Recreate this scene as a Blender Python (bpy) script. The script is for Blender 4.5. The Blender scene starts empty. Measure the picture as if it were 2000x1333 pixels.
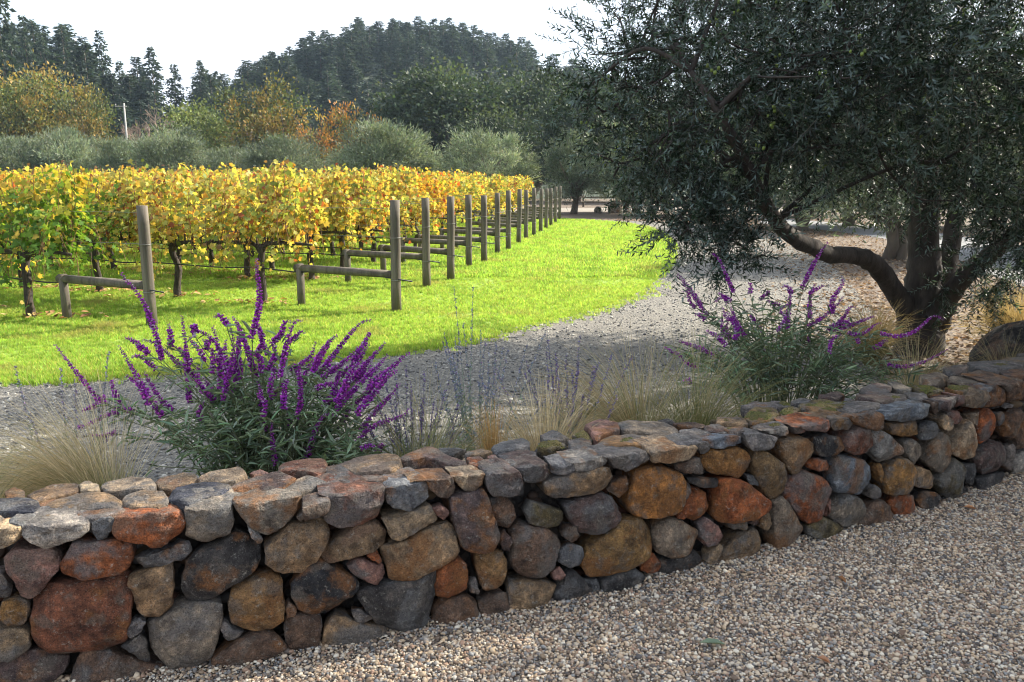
import bpy, math, random
import numpy as np
from mathutils import Vector, Matrix, noise as mnoise

# ------------------------------------------------------------------ camera, sky, sun, exposure
SC = bpy.context.scene
COL = SC.collection
cam_data = bpy.data.cameras.new('camera')
cam = bpy.data.objects.new('camera', cam_data)
COL.objects.link(cam)
cam_data.sensor_width = 36.0
cam_data.lens = 28.8
cam_data.clip_start = 0.05
cam_data.clip_end = 3000.0
cam.location = (0.0, 0.0, 1.7)
cam.rotation_euler = (math.radians(90.0) - math.atan(313.5 / 1600.0), 0.0, 0.0)
SC.camera = cam

SUN_ALPHA = math.radians(28.0)      # bearing of the sun, from +X towards +Y
SUN_ELEV = math.radians(36.0)
world = bpy.data.worlds.new('World')
SC.world = world
world.use_nodes = True
wn = world.node_tree.nodes
wl = world.node_tree.links
wn.clear()
w_out = wn.new('ShaderNodeOutputWorld')
w_bg = wn.new('ShaderNodeBackground')
w_sky = wn.new('ShaderNodeTexSky')
w_sky.sky_type = 'NISHITA'
w_sky.sun_disc = False
w_sky.sun_elevation = SUN_ELEV
w_sky.sun_rotation = math.radians(90.0) - SUN_ALPHA
w_sky.air_density = 1.0
w_sky.dust_density = 2.0
w_tc = wn.new('ShaderNodeTexCoord')
w_map = wn.new('ShaderNodeMapping')
w_map.inputs['Scale'].default_value = (1.0, 1.0, 2.6)
w_noise = wn.new('ShaderNodeTexNoise')
w_noise.inputs['Scale'].default_value = 2.2
w_noise.inputs['Detail'].default_value = 6.0
w_ramp = wn.new('ShaderNodeMapRange')
w_ramp.inputs['From Min'].default_value = 0.34
w_ramp.inputs['From Max'].default_value = 0.58
w_ramp.inputs['To Min'].default_value = 0.3
w_ramp.inputs['To Max'].default_value = 0.97
w_mix = wn.new('ShaderNodeMix')
w_mix.data_type = 'RGBA'
w_mix.inputs['B'].default_value = (4.1, 4.45, 5.0, 1.0)   # thin bright cloud veil
wl.new(w_tc.outputs['Generated'], w_map.inputs['Vector'])
wl.new(w_map.outputs['Vector'], w_noise.inputs['Vector'])
wl.new(w_noise.outputs['Fac'], w_ramp.inputs['Value'])
wl.new(w_ramp.outputs['Result'], w_mix.inputs['Factor'])
wl.new(w_sky.outputs['Color'], w_mix.inputs['A'])
wl.new(w_mix.outputs['Result'], w_bg.inputs['Color'])
w_bg.inputs['Strength'].default_value = 0.12
wl.new(w_bg.outputs['Background'], w_out.inputs['Surface'])

sun_data = bpy.data.lights.new('sun', 'SUN')
sun_data.energy = 5.0
sun_data.angle = math.radians(0.6)
sun_data.color = (1.0, 0.93, 0.80)
sun = bpy.data.objects.new('sun', sun_data)
COL.objects.link(sun)
to_sun = Vector((math.cos(SUN_ELEV) * math.cos(SUN_ALPHA), math.cos(SUN_ELEV) * math.sin(SUN_ALPHA), math.sin(SUN_ELEV)))
sun.rotation_euler = to_sun.to_track_quat('Z', 'Y').to_euler()
sun.location = (20, 10, 30)

SC.view_settings.view_transform = 'Standard'
SC.view_settings.look = 'None'
SC.view_settings.exposure = 1.42
SC.view_settings.gamma = 1.0
SC.view_settings.use_curve_mapping = False
SC.render.engine = 'CYCLES'
SC.cycles.use_denoising = True
SC.cycles.max_bounces = 8
SC.cycles.diffuse_bounces = 3
SC.cycles.glossy_bounces = 2
SC.cycles.transmission_bounces = 4
SC.cycles.transparent_max_bounces = 4
SC.cycles.volume_bounces = 0
SC.cycles.caustics_reflective = False
SC.cycles.caustics_refractive = False
SC.cycles.filter_width = 1.1
SC.cycles.use_adaptive_sampling = True
SC.cycles.adaptive_threshold = 0.02

R = np.random.default_rng(11)
random.seed(11)

# ------------------------------------------------------------------ traced plan of the place (metres / millimetres)
FACE_STONES = [
('cream',(-1733,619,-1705,618,-1683,608,-1682,588,-1693,560,-1713,543,-1743,532,-1771,541,-1762,614)),
('greylight',(-1680,588,-1658,611,-1613,631,-1565,629,-1497,615,-1480,590,-1484,567,-1509,547,-1549,537,-1590,522,-1624,517,-1651,544,-1677,567)),
('grey',(-1478,587,-1444,597,-1415,595,-1404,581,-1411,555,-1430,528,-1461,526,-1479,543)),
('rust',(-1400,592,-1356,630,-1290,631,-1234,619,-1200,582,-1187,550,-1205,522,-1254,493,-1277,475,-1302,484,-1311,500,-1361,510,-1395,523,-1411,549)),
('pink',(-1740,497,-1705,527,-1649,515,-1601,511,-1579,482,-1580,447,-1610,416,-1633,383,-1680,349,-1704,355,-1722,413,-1737,456)),
('rust',(-1535,527,-1471,521,-1391,517,-1363,495,-1361,447,-1374,413,-1422,401,-1482,404,-1547,401,-1570,422,-1571,464)),
('grey',(-1357,434,-1331,443,-1288,455,-1230,462,-1208,480,-1177,473,-1176,445,-1201,424,-1255,408,-1298,399,-1328,409)),
('redbrown',(-1670,353,-1613,387,-1554,387,-1489,384,-1391,394,-1378,365,-1374,297,-1384,237,-1404,172,-1412,142,-1465,127,-1548,122,-1638,131,-1680,156,-1686,218,-1682,283,-1668,323)),
('grey',(-1779,456,-1752,447,-1741,416,-1735,380,-1742,363,-1790,364)),
('ochre',(-1762,349,-1723,355,-1695,345,-1681,313,-1690,279,-1714,252,-1744,254,-1760,277,-1772,309)),
('tan',(-1801,262,-1744,251,-1710,246,-1696,214,-1695,177,-1715,156,-1756,138,-1815,136)),
('purple',(-1816,124,-1755,144,-1710,149,-1647,133,-1595,111,-1600,75,-1626,43,-1673,26,-1824,46)),
('tan',(-1377,383,-1329,394,-1287,403,-1237,405,-1238,356,-1244,283,-1248,252,-1290,225,-1343,218,-1355,263,-1367,314)),
('grey',(-1380,218,-1353,223,-1334,204,-1352,176,-1385,157,-1402,172,-1398,196)),
('dark',(-1424,123,-1380,149,-1358,164,-1340,130,-1333,78,-1339,47,-1371,72)),
('brown',(-1555,105,-1528,122,-1466,114,-1407,76,-1357,44,-1305,29,-1302,9,-1362,-12,-1497,-6,-1588,11,-1579,65)),
('tangrey',(-1185,596,-1156,629,-1107,641,-1059,629,-1033,595,-1031,545,-1045,497,-1101,474,-1151,471,-1182,491,-1186,541)),
('tangrey',(-1021,618,-992,645,-914,639,-801,625,-796,602,-807,559,-846,520,-889,475,-929,465,-967,493,-1008,555,-1031,589)),
('redbrown',(-739,639,-635,639,-521,627,-500,595,-514,539,-531,488,-605,467,-672,470,-718,502,-728,542,-709,597)),
('greylight',(-989,499,-972,503,-941,451,-954,434,-980,469)),
('tan',(-932,418,-884,455,-853,489,-807,496,-730,501,-708,481,-716,431,-735,388,-755,352,-810,318,-862,323,-908,334,-929,366)),
('dark',(-1214,346,-1193,406,-1142,442,-1087,453,-1047,466,-1023,488,-991,471,-954,434,-942,387,-970,347,-1006,314,-1064,291,-1110,266,-1154,261,-1199,249,-1213,277,-1221,316)),
('brownochre',(-1059,271,-1012,302,-960,319,-886,308,-880,267,-880,202,-885,150,-931,125,-972,116,-1011,129,-1055,160,-1068,215)),
('black',(-851,262,-829,292,-773,342,-737,339,-673,292,-625,257,-608,221,-628,184,-678,159,-728,131,-776,136,-829,166,-844,215)),
('tan',(-736,375,-704,409,-655,441,-599,469,-526,455,-499,417,-503,378,-548,352,-610,342,-647,335,-708,325,-731,341)),
('pink',(-648,301,-610,332,-567,315,-517,296,-513,258,-539,222,-577,225,-619,256)),
('tangrey',(-1341,187,-1290,222,-1236,245,-1122,250,-1089,234,-1100,156,-1113,99,-1135,44,-1198,15,-1269,13,-1294,39,-1336,117)),
('grey',(-1100,155,-1088,169,-1056,147,-1026,112,-1047,93,-1077,79,-1092,101)),
('brown',(-1130,43,-1077,72,-1031,97,-984,108,-938,99,-904,66,-883,29,-925,13,-1007,6,-1076,-4,-1138,8)),
('grey',(-875,188,-862,208,-840,168,-847,143,-871,147)),
('brown',(-877,142,-835,147,-753,125,-748,91,-759,45,-766,19,-831,5,-878,11,-883,83)),
('tan',(-742,83,-698,122,-656,107,-607,71,-524,47,-507,16,-534,-10,-622,-6,-721,0,-751,13)),
('grey',(-639,121,-599,117,-562,103,-566,83,-595,65,-626,84)),
('tan',(-823,523,-793,551,-757,556,-764,534,-806,502)),
('rust',(-578,347,-541,344,-521,314,-530,302,-567,329)),
('bluegrey',(-499,622,-470,647,-420,638,-357,603,-342,575,-336,534,-366,511,-411,491,-461,505,-492,529,-497,569)),
('brown',(-394,680,-330,688,-256,663,-247,622,-238,547,-261,523,-306,540,-345,582,-357,643)),
('tan',(-413,656,-381,669,-356,649,-353,619,-383,613,-410,633)),
('tanlight',(-243,635,-207,650,-140,638,-116,601,-127,565,-167,530,-201,542,-234,587)),
('purple',(-113,590,-71,629,-23,626,33,584,44,534,26,495,-37,498,-93,513,-110,549)),
('purple',(19,614,61,632,119,628,163,587,160,546,112,524,54,540,33,577)),
('tan',(-515,480,-449,484,-398,489,-333,503,-308,449,-355,423,-407,404,-464,389,-489,403,-501,445)),
('tan',(-516,360,-433,381,-335,413,-256,421,-237,363,-221,291,-265,271,-325,247,-391,224,-437,211,-488,224,-502,284)),
('purple',(-255,522,-194,527,-120,537,-100,493,-86,436,-66,384,-55,319,-87,289,-149,286,-204,309,-230,376,-252,448)),
('dark',(-615,195,-545,217,-437,211,-319,239,-320,162,-332,94,-349,27,-409,18,-494,21,-550,67,-592,144)),
('rust',(-309,223,-272,251,-224,274,-197,245,-185,200,-192,145,-213,114,-268,106,-308,125,-317,169)),
('brown',(-322,64,-268,103,-199,104,-144,64,-141,35,-144,-1,-228,-5,-330,-2)),
('brown',(-141,64,-88,89,-31,85,-16,53,-20,3,-88,-9,-141,-5)),
('brownochre',(-156,276,-101,274,-45,264,-27,222,-27,157,-52,118,-102,103,-123,125,-147,201)),
('grey',(-185,158,-164,175,-144,122,-151,102,-185,123)),
('brown',(-86,484,-16,481,9,449,26,383,5,351,-52,367,-73,420)),
('brown',(-2,338,55,357,121,339,196,290,207,252,193,203,186,153,153,122,86,121,27,154,-2,210,5,280)),
('purple',(-52,332,-23,349,5,316,-9,268,-45,275)),
('tan',(-13,125,56,123,137,103,198,80,168,30,131,1,57,-13,-9,4,-16,68)),
('olive',(55,414,83,451,142,428,209,403,233,342,143,335,77,361)),
('pink',(-327,492,-288,500,-258,482,-269,450,-302,462)),
('greylight',(237,632,291,635,368,611,432,586,411,563,334,548,279,549,264,590)),
('grey',(163,607,217,606,268,586,272,550,224,538,170,558)),
('tan',(148,517,218,539,300,550,390,560,433,547,449,512,442,473,400,450,302,448,253,449,199,442,162,463)),
('grey',(389,618,452,636,547,623,608,588,620,567,587,538,507,523,448,545,418,588)),
('tanlight',(614,631,659,642,751,629,831,605,853,575,834,550,740,529,632,545,612,581)),
('grey',(758,642,813,645,911,608,930,571,923,544,882,543,852,581)),
('purple',(233,413,302,435,394,441,437,421,482,366,491,317,455,290,376,263,298,284,255,351)),
('orange',(521,400,546,443,566,508,648,519,718,505,782,468,804,423,795,369,782,308,735,296,642,295,566,311,530,358)),
('rust',(804,347,827,371,875,384,926,354,954,300,931,261,883,230,834,250,807,290)),
('grey',(796,355,805,416,832,419,838,383,812,352)),
('rust',(771,289,791,300,820,266,801,259,776,271)),
('brown',(757,513,819,524,884,522,897,492,887,459,823,462,766,484)),
('tangrey',(654,199,674,258,728,276,793,257,877,199,903,165,881,112,809,90,745,89,679,130)),
('ochre',(334,223,377,243,441,265,491,304,581,295,628,252,646,193,640,145,588,106,527,90,416,85,337,94,314,146,318,179)),
('grey',(202,227,249,249,299,230,314,187,300,155,251,144,202,174)),
('dark',(156,8,217,83,237,134,273,120,316,77,360,20,296,9,225,-7)),
('pink',(172,133,202,150,230,121,221,96,182,104)),
('dark',(395,61,498,82,573,81,613,37,561,6,456,3,404,7)),
('rust',(595,112,656,128,697,77,683,44,644,34,605,60)),
('dark',(682,66,760,86,882,90,918,54,912,15,805,8,717,1)),
('dark',(316,77,381,71,396,33,389,3,360,13)),
('pink',(892,218,933,239,985,200,1014,151,991,112,932,109,896,152)),
('tan',(950,76,999,118,1013,93,987,32,954,21,935,43)),
('brown',(485,486,515,495,524,433,481,407,429,442,442,473)),
('dark',(807,450,889,438,976,413,974,382,899,394,816,428)),
('brown',(235,328,276,327,291,271,256,258,221,284)),
('bluegrey',(948,627,1021,623,1097,601,1111,568,1062,557,996,554,923,570,892,599,898,628)),
('grey',(1119,604,1196,597,1276,576,1311,546,1272,526,1202,518,1155,528,1129,566)),
('ochre',(904,525,953,548,1041,544,1124,529,1157,499,1165,448,1141,414,1103,401,1034,422,959,443,914,474)),
('rust',(976,278,991,401,1012,416,1096,396,1176,345,1235,290,1298,249,1272,225,1203,199,1071,204,1003,210,975,241)),
('brownochre',(1180,496,1218,515,1284,480,1343,439,1372,389,1393,347,1356,288,1317,265,1276,276,1224,337,1195,405,1175,459)),
('tan',(1327,544,1383,545,1484,534,1530,494,1539,447,1513,405,1465,374,1424,361,1379,401,1341,471)),
('black',(1536,526,1622,526,1733,490,1747,448,1714,420,1643,411,1571,429,1541,473)),
('redbrown',(1754,474,1786,516,1839,535,1937,507,1958,422,1914,388,1838,386,1769,418,1747,448)),
('rust',(1513,405,1581,414,1636,396,1650,343,1570,353,1520,378)),
('rust',(1370,318,1417,356,1474,373,1553,346,1627,307,1659,261,1658,179,1628,131,1577,100,1524,110,1449,178,1393,249)),
('bluegrey',(1685,357,1706,408,1781,396,1889,357,1953,305,1984,251,1957,200,1902,171,1803,200,1717,223,1688,283)),
('tangrey',(1700,130,1741,177,1785,200,1873,173,1927,121,1932,77,1879,39,1814,24,1745,52,1694,97)),
('tangrey',(1302,252,1358,271,1403,227,1451,165,1489,117,1519,70,1479,38,1413,18,1356,-4,1335,48,1319,150)),
('tan',(1237,212,1264,220,1287,196,1298,148,1281,118,1248,131,1236,173)),
('ochre',(1056,200,1109,200,1169,179,1171,146,1128,145,1073,168)),
('tan',(1027,65,1093,103,1146,125,1208,133,1249,108,1265,62,1264,22,1177,11,1085,-2,1000,9)),
('purple',(1173,178,1225,207,1237,160,1207,146)),
('olive',(1544,86,1629,117,1695,90,1776,25,1733,-5,1604,8,1549,37)),
('brown',(1940,97,1986,123,2066,122,2124,75,2158,2,2077,-32,1973,-13,1890,29)),
('grey',(1948,194,1994,214,2049,175,2044,141,1995,132,1952,158)),
('pink',(1668,171,1694,186,1700,130,1676,101)),
('ochre',(1983,300,2010,323,2038,262,2034,213,2006,240)),
('dark',(1141,408,1188,394,1222,356,1216,338,1167,365)),
('greylight',(1227,608,1297,611,1378,606,1394,566,1357,558,1276,579)),
('rust',(1392,630,1492,626,1631,610,1649,562,1630,539,1550,557,1489,572,1411,602)),
('pink',(1403,596,1487,588,1494,558,1432,554)),
('ochre',(1654,601,1721,605,1786,592,1804,557,1765,532,1693,533,1658,561)),
('grey',(1720,611,1809,626,1924,617,1997,573,2013,523,1977,501,1888,521,1809,553)),
('greylight',(1944,493,1989,494,2088,443,2184,363,2143,348,2071,338,2000,332,1963,377)),
('bluegrey',(1942,619,1990,640,2147,620,2302,592,2362,569,2359,518,2281,515,2128,526,2021,552)),
('ochre',(2062,518,2174,509,2306,497,2322,465,2283,427,2174,430,2085,465)),
('bluegrey',(2323,458,2376,479,2453,468,2460,422,2402,386,2345,388)),
('tanlight',(2455,489,2486,515,2553,467,2572,427,2528,404,2487,440)),
('tangrey',(2190,398,2275,406,2338,359,2358,304,2330,264,2274,266,2220,335)),
('tangrey',(2402,319,2438,380,2479,411,2531,388,2568,314,2569,237,2517,185,2455,204,2375,271)),
('tanlight',(2602,323,2653,384,2705,444,2764,405,2802,336,2810,225,2748,213,2653,245,2598,278)),
('ochre',(2067,288,2124,329,2189,325,2263,268,2297,225,2289,167,2238,139,2162,135,2097,144,2056,217)),
('tan',(2298,217,2334,241,2407,213,2467,164,2476,108,2411,113,2314,147)),
('olive',(2487,152,2563,200,2629,242,2686,200,2719,124,2714,46,2657,14,2564,52,2493,112)),
('rust',(2136,92,2175,121,2299,97,2322,54,2314,-5,2251,-30,2181,0)),
('dark',(2338,66,2412,105,2500,73,2532,19,2516,-24,2398,-26)),
('pink',(2560,496,2632,501,2690,454,2659,421,2583,433)),
('tangrey',(2751,468,2815,474,2827,410,2778,395)),
('rust',(2830,394,2846,446,2907,476,2962,437,2997,368,3026,299,2962,270,2866,279,2829,332)),
('brown',(3070,356,3114,413,3197,433,3239,410,3244,328,3193,255,3099,287)),
('purple',(2840,204,2925,253,3061,261,3128,217,3139,133,3099,83,2944,89,2865,144)),
('dark',(2714,188,2804,187,2839,109,2815,57,2745,87)),
('dark',(2864,80,3001,77,3131,69,3142,17,3017,1,2891,10)),
('grey',(3128,217,3199,229,3222,159,3206,62,3139,100)),
('greylight',(3234,140,3320,158,3417,81,3398,25,3255,45)),
('brown',(3228,298,3275,356,3358,326,3383,188,3253,187)),
('brown',(2370,590,2451,586,2470,539,2415,517,2377,545)),
('purple',(2496,595,2554,602,2598,558,2577,539,2505,542)),
('pink',(2585,598,2654,584,2662,542,2630,516,2599,551)),
('tangrey',(2682,569,2790,600,2872,582,2886,549,2837,494,2705,513)),
('purple',(2857,591,2947,610,3037,575,3077,522,3072,475,2962,472,2864,490,2867,544)),
('brown',(2969,639,3065,642,3202,609,3314,513,3277,478,3129,475,3071,547)),
('grey',(3116,469,3176,460,3167,438,3092,449)),
('dark',(2714,46,2791,46,2837,13,2775,-7,2695,10)),
('dark',(2531,27,2644,12,2600,-18,2551,-20)),
('grey',(2983,433,3038,441,3062,389,3012,366)),
]
CAP_STONES = [
('tan',(-1833,356,-1817,386,-1776,358,-1747,268,-1768,254,-1803,267)),
('bluedark',(-1855,264,-1801,258,-1739,247,-1690,206,-1664,153,-1667,116,-1720,123,-1788,148,-1824,165)),
('tan',(-1743,300,-1714,376,-1660,388,-1591,353,-1577,272,-1631,246,-1695,223)),
('cream',(-1586,342,-1557,366,-1514,323,-1496,275,-1518,256,-1561,276)),
('tanlight',(-1499,301,-1480,357,-1402,381,-1339,353,-1311,265,-1310,213,-1402,231,-1465,241)),
('tan',(-1317,320,-1286,366,-1227,386,-1182,354,-1153,280,-1168,240,-1236,217,-1290,241)),
('tan',(-1655,150,-1619,218,-1561,251,-1483,246,-1428,181,-1393,100,-1443,84,-1528,93,-1614,132)),
('tan',(-1400,141,-1381,200,-1320,208,-1273,185,-1250,97,-1247,41,-1324,57,-1374,79)),
('bluedark',(-1249,106,-1231,208,-1187,243,-1117,240,-1043,193,-1046,94,-1097,80,-1172,30)),
('grey',(-1545,75,-1486,88,-1391,84,-1365,54,-1401,20,-1468,-4,-1515,31)),
('greylight',(-1744,86,-1717,115,-1674,103,-1654,48,-1681,0,-1724,32)),
('cream',(-1659,78,-1657,136,-1632,122,-1619,67,-1641,44)),
('cream',(-1781,124,-1747,80,-1734,35,-1751,25,-1774,38,-1803,130)),
('dark',(-1629,128,-1552,107,-1534,51,-1585,50,-1627,98)),
('grey',(-1696,215,-1643,249,-1614,241,-1628,189,-1659,167)),
('tanlight',(-1153,307,-1102,369,-1007,379,-985,274,-1025,212,-1103,227,-1146,249)),
('pink',(-969,347,-930,365,-899,314,-907,258,-956,284)),
('purple',(-1042,146,-1000,204,-932,247,-831,253,-803,196,-840,116,-866,72,-971,106,-1029,107)),
('redbrown',(-858,352,-810,388,-741,398,-677,355,-691,236,-721,197,-824,270,-855,290)),
('brown',(-686,274,-643,301,-597,244,-592,133,-610,74,-649,65,-687,157)),
('tangrey',(-843,64,-797,194,-733,201,-691,120,-726,87,-772,57,-796,48)),
('brown',(-794,-3,-754,52,-705,0,-707,-66,-761,-88,-803,-106)),
('tan',(-627,328,-538,363,-449,342,-390,288,-397,184,-441,121,-535,139,-585,160)),
('brown',(-562,134,-465,99,-466,61,-515,41,-583,84)),
('purple',(-388,298,-299,368,-212,360,-203,287,-152,146,-152,103,-220,109,-269,233,-361,202,-389,234)),
('dark',(-199,355,-104,343,-80,322,-160,259,-197,284)),
('tan',(-101,259,-33,280,2,231,-32,199,-114,219)),
('rust',(-121,199,-62,199,-54,140,-96,103,-137,129)),
('pink',(-36,189,0,186,-6,111,-39,102)),
('grey',(22,283,130,338,209,332,169,224,74,202,11,216)),
('purple',(10,193,111,199,162,156,131,78,67,93,15,146)),
('grey',(-6,111,43,124,39,50,6,31)),
('grey',(290,367,361,387,384,280,332,266,274,302)),
('moss',(255,310,325,281,339,206,254,197,214,235)),
('brown',(365,241,435,247,442,174,385,98,317,105)),
('pink',(531,392,627,430,695,374,638,269,551,245,487,213)),
('tangrey',(695,374,808,378,900,296,907,187,788,104,734,202,670,281)),
('brownochre',(461,155,541,214,658,211,708,140,638,33,572,73,460,88)),
('purple',(395,116,452,125,469,63,406,5,388,76)),
('grey',(914,197,1005,181,1002,67,931,63,892,156)),
('brown',(946,288,1033,262,1076,215,1031,169,961,214)),
('dark',(910,360,971,346,960,282,900,296)),
('purple',(1031,169,1119,168,1108,81,1046,59,1005,104)),
('grey',(1077,96,1174,75,1133,18,1070,35)),
('moss',(1127,232,1251,215,1230,128,1132,162)),
('moss',(428,334,513,374,485,238,432,225)),
('grey',(1403,337,1535,383,1603,321,1559,232,1479,259,1422,301)),
('moss',(1321,219,1437,280,1524,223,1466,148,1367,98,1269,98,1280,164)),
('moss',(1535,217,1650,241,1648,187,1541,136,1495,159)),
('tan',(1169,242,1238,209,1276,179,1219,87,1149,144,1111,173)),
('grey',(1091,148,1146,122,1161,57,1078,41,1024,67)),
('grey',(1248,84,1367,98,1434,64,1349,12,1265,7,1216,31)),
('moss',(1719,262,1893,289,1925,198,1997,174,1871,127,1731,145,1679,199)),
('tan',(1582,141,1679,131,1702,54,1629,28,1561,87)),
('brownochre',(1698,217,1798,138,1778,40,1716,34,1681,117)),
('grey',(1877,124,2033,155,2074,75,2009,25,1813,22)),
('purple',(1936,327,2069,335,2067,273,1979,243,1905,283)),
('grey',(1607,362,1672,344,1650,241,1571,253)),
('grey',(1752,347,1850,357,1891,305,1826,265,1752,303)),
('purple',(2135,252,2235,166,2221,82,2097,62,2068,166)),
('purple',(2250,320,2437,356,2483,295,2303,190,2188,221)),
('grey',(2125,223,2290,197,2354,129,2267,51,2120,86)),
('tangrey',(2549,367,2612,350,2569,228,2439,180,2462,271)),
('grey',(2380,147,2469,96,2416,30,2303,46)),
('moss',(2554,218,2620,181,2613,81,2482,89)),
('purple',(2416,30,2543,21,2567,-25,2426,-69)),
('tangrey',(2831,358,2989,346,2977,272,2762,207,2733,261)),
('grey',(3087,371,3231,370,3251,314,3080,250,2994,282)),
('moss',(2705,131,2808,107,2843,50,2661,19)),
('tangrey',(2911,233,3043,213,3155,164,3154,85,2989,72,2867,126)),
('bluegrey',(2904,86,2989,72,2933,-4,2821,-7)),
('grey',(3405,398,3553,374,3650,289,3678,201,3439,153,3248,230)),
('purple',(3313,168,3508,109,3350,2,3222,82)),
]
SPIKES_NEAR = [(-2.128,3.734,0.970,-2.071,3.734,0.880,-1.965,3.734,0.716),
(-1.751,3.675,1.334,-1.694,3.675,1.195,-1.629,3.675,0.978),
(-1.866,3.804,0.947,-1.809,3.804,0.826,-1.718,3.804,0.646),
(-1.789,3.698,0.851,-1.752,3.698,0.788,-1.711,3.698,0.701),
(-1.762,3.659,1.011,-1.717,3.659,0.981,-1.673,3.659,0.939),
(-1.748,3.807,0.965,-1.714,3.807,0.934,-1.678,3.807,0.883),
(-1.919,4.034,0.831,-1.868,4.034,0.814,-1.815,4.034,0.777),
(-1.690,3.982,1.003,-1.692,3.982,0.958,-1.691,3.982,0.911),
(-1.620,3.967,1.039,-1.612,3.967,0.901,-1.615,3.967,0.682),
(-1.444,3.728,1.042,-1.472,3.728,1.036,-1.479,3.728,1.011),
(-1.541,3.866,0.986,-1.526,3.866,0.928,-1.499,3.866,0.864),
(-1.394,3.752,1.059,-1.375,3.752,0.945,-1.376,3.752,0.788),
(-1.277,3.706,1.125,-1.298,3.706,0.954,-1.338,3.706,0.761),
(-1.358,3.677,1.105,-1.324,3.677,1.084,-1.302,3.677,1.057),
(-1.423,3.724,1.018,-1.411,3.724,0.932,-1.405,3.724,0.845),
(-1.493,4.038,0.934,-1.518,4.038,0.907,-1.536,4.038,0.874),
(-2.004,3.995,0.709,-1.997,3.995,0.648,-1.997,3.995,0.580),
(-2.195,3.985,0.490,-2.132,3.985,0.497,-2.028,3.985,0.541),
(-2.152,3.982,0.450,-2.096,3.982,0.439,-2.030,3.982,0.446),
(-1.825,3.715,0.671,-1.810,3.715,0.664,-1.793,3.715,0.649),
(-2.043,3.766,0.650,-1.988,3.766,0.647,-1.943,3.766,0.657),
(-1.534,3.906,0.631,-1.534,3.906,0.598,-1.537,3.906,0.558),
(-1.482,3.952,0.558,-1.490,3.952,0.531,-1.512,3.952,0.497),
(-1.479,4.006,0.494,-1.488,4.006,0.459,-1.497,4.006,0.425),
(-1.456,4.017,0.491,-1.420,4.017,0.442,-1.376,4.017,0.393),
(-1.897,3.668,0.734,-1.896,3.668,0.715,-1.898,3.668,0.696),
(-1.792,3.897,0.766,-1.748,3.897,0.687,-1.690,3.897,0.614),
(-1.338,3.926,1.033,-1.329,3.926,0.975,-1.342,3.926,0.864),
(-1.310,3.853,0.905,-1.314,3.853,0.828,-1.332,3.853,0.750),
(-1.130,3.708,1.355,-1.171,3.708,1.202,-1.195,3.708,1.045),
(-1.190,3.838,1.088,-1.207,3.838,1.010,-1.222,3.838,0.908),
(-0.951,3.669,1.112,-1.002,3.669,1.034,-1.053,3.669,0.870),
(-1.025,4.041,0.977,-1.065,4.041,0.957,-1.106,4.041,0.920),
(-1.094,4.011,1.012,-1.140,4.011,0.985,-1.182,4.011,0.932),
(-0.928,3.871,0.946,-0.981,3.871,0.882,-1.054,3.871,0.824),
(-0.815,3.762,1.014,-0.854,3.762,0.955,-0.920,3.762,0.849),
(-0.701,4.030,1.028,-0.780,4.030,0.995,-0.932,4.030,0.801),
(-0.738,3.882,0.941,-0.782,3.882,0.873,-0.894,3.882,0.782),
(-0.713,4.018,0.901,-0.758,4.018,0.831,-0.839,4.018,0.764),
(-0.634,4.003,0.927,-0.696,4.003,0.834,-0.826,4.003,0.686),
(-0.593,3.854,0.911,-0.666,3.854,0.802,-0.810,3.854,0.652),
(-0.488,3.812,0.914,-0.565,3.812,0.831,-0.661,3.812,0.741),
(-0.546,3.894,0.766,-0.607,3.894,0.654,-0.714,3.894,0.528),
(-0.502,3.820,0.635,-0.605,3.820,0.557,-0.722,3.820,0.464),
(-0.645,3.701,0.490,-0.676,3.701,0.470,-0.707,3.701,0.461),
(-0.843,3.764,0.625,-0.908,3.764,0.567,-0.979,3.764,0.390),
(-1.128,3.988,0.602,-1.121,3.988,0.554,-1.121,3.988,0.500),
(-1.115,3.649,0.620,-1.111,3.649,0.532,-1.108,3.649,0.430),
(-1.155,3.650,0.769,-1.152,3.650,0.714,-1.150,3.650,0.651),
(-0.828,3.906,0.711,-0.865,3.906,0.665,-0.912,3.906,0.618),
(-0.798,3.753,0.781,-0.854,3.753,0.759,-0.904,3.753,0.743),
(-1.158,3.865,0.967,-1.168,3.865,0.903,-1.179,3.865,0.825),
(-0.630,3.837,0.445,-0.643,3.837,0.425,-0.657,3.837,0.398),
(-1.274,3.781,0.983,-1.285,3.781,0.907,-1.305,3.781,0.781),
(-0.723,4.069,0.656,-0.783,4.069,0.573,-0.852,4.069,0.503),
(-1.127,3.716,0.859,-1.112,3.716,0.809,-1.122,3.716,0.734),
(-1.085,3.812,0.773,-1.112,3.812,0.735,-1.146,3.812,0.689),
(-0.868,3.719,0.970,-0.889,3.719,0.908,-0.916,3.719,0.846),
(-0.870,3.908,0.881,-0.903,3.908,0.842,-0.917,3.908,0.815)]
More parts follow.
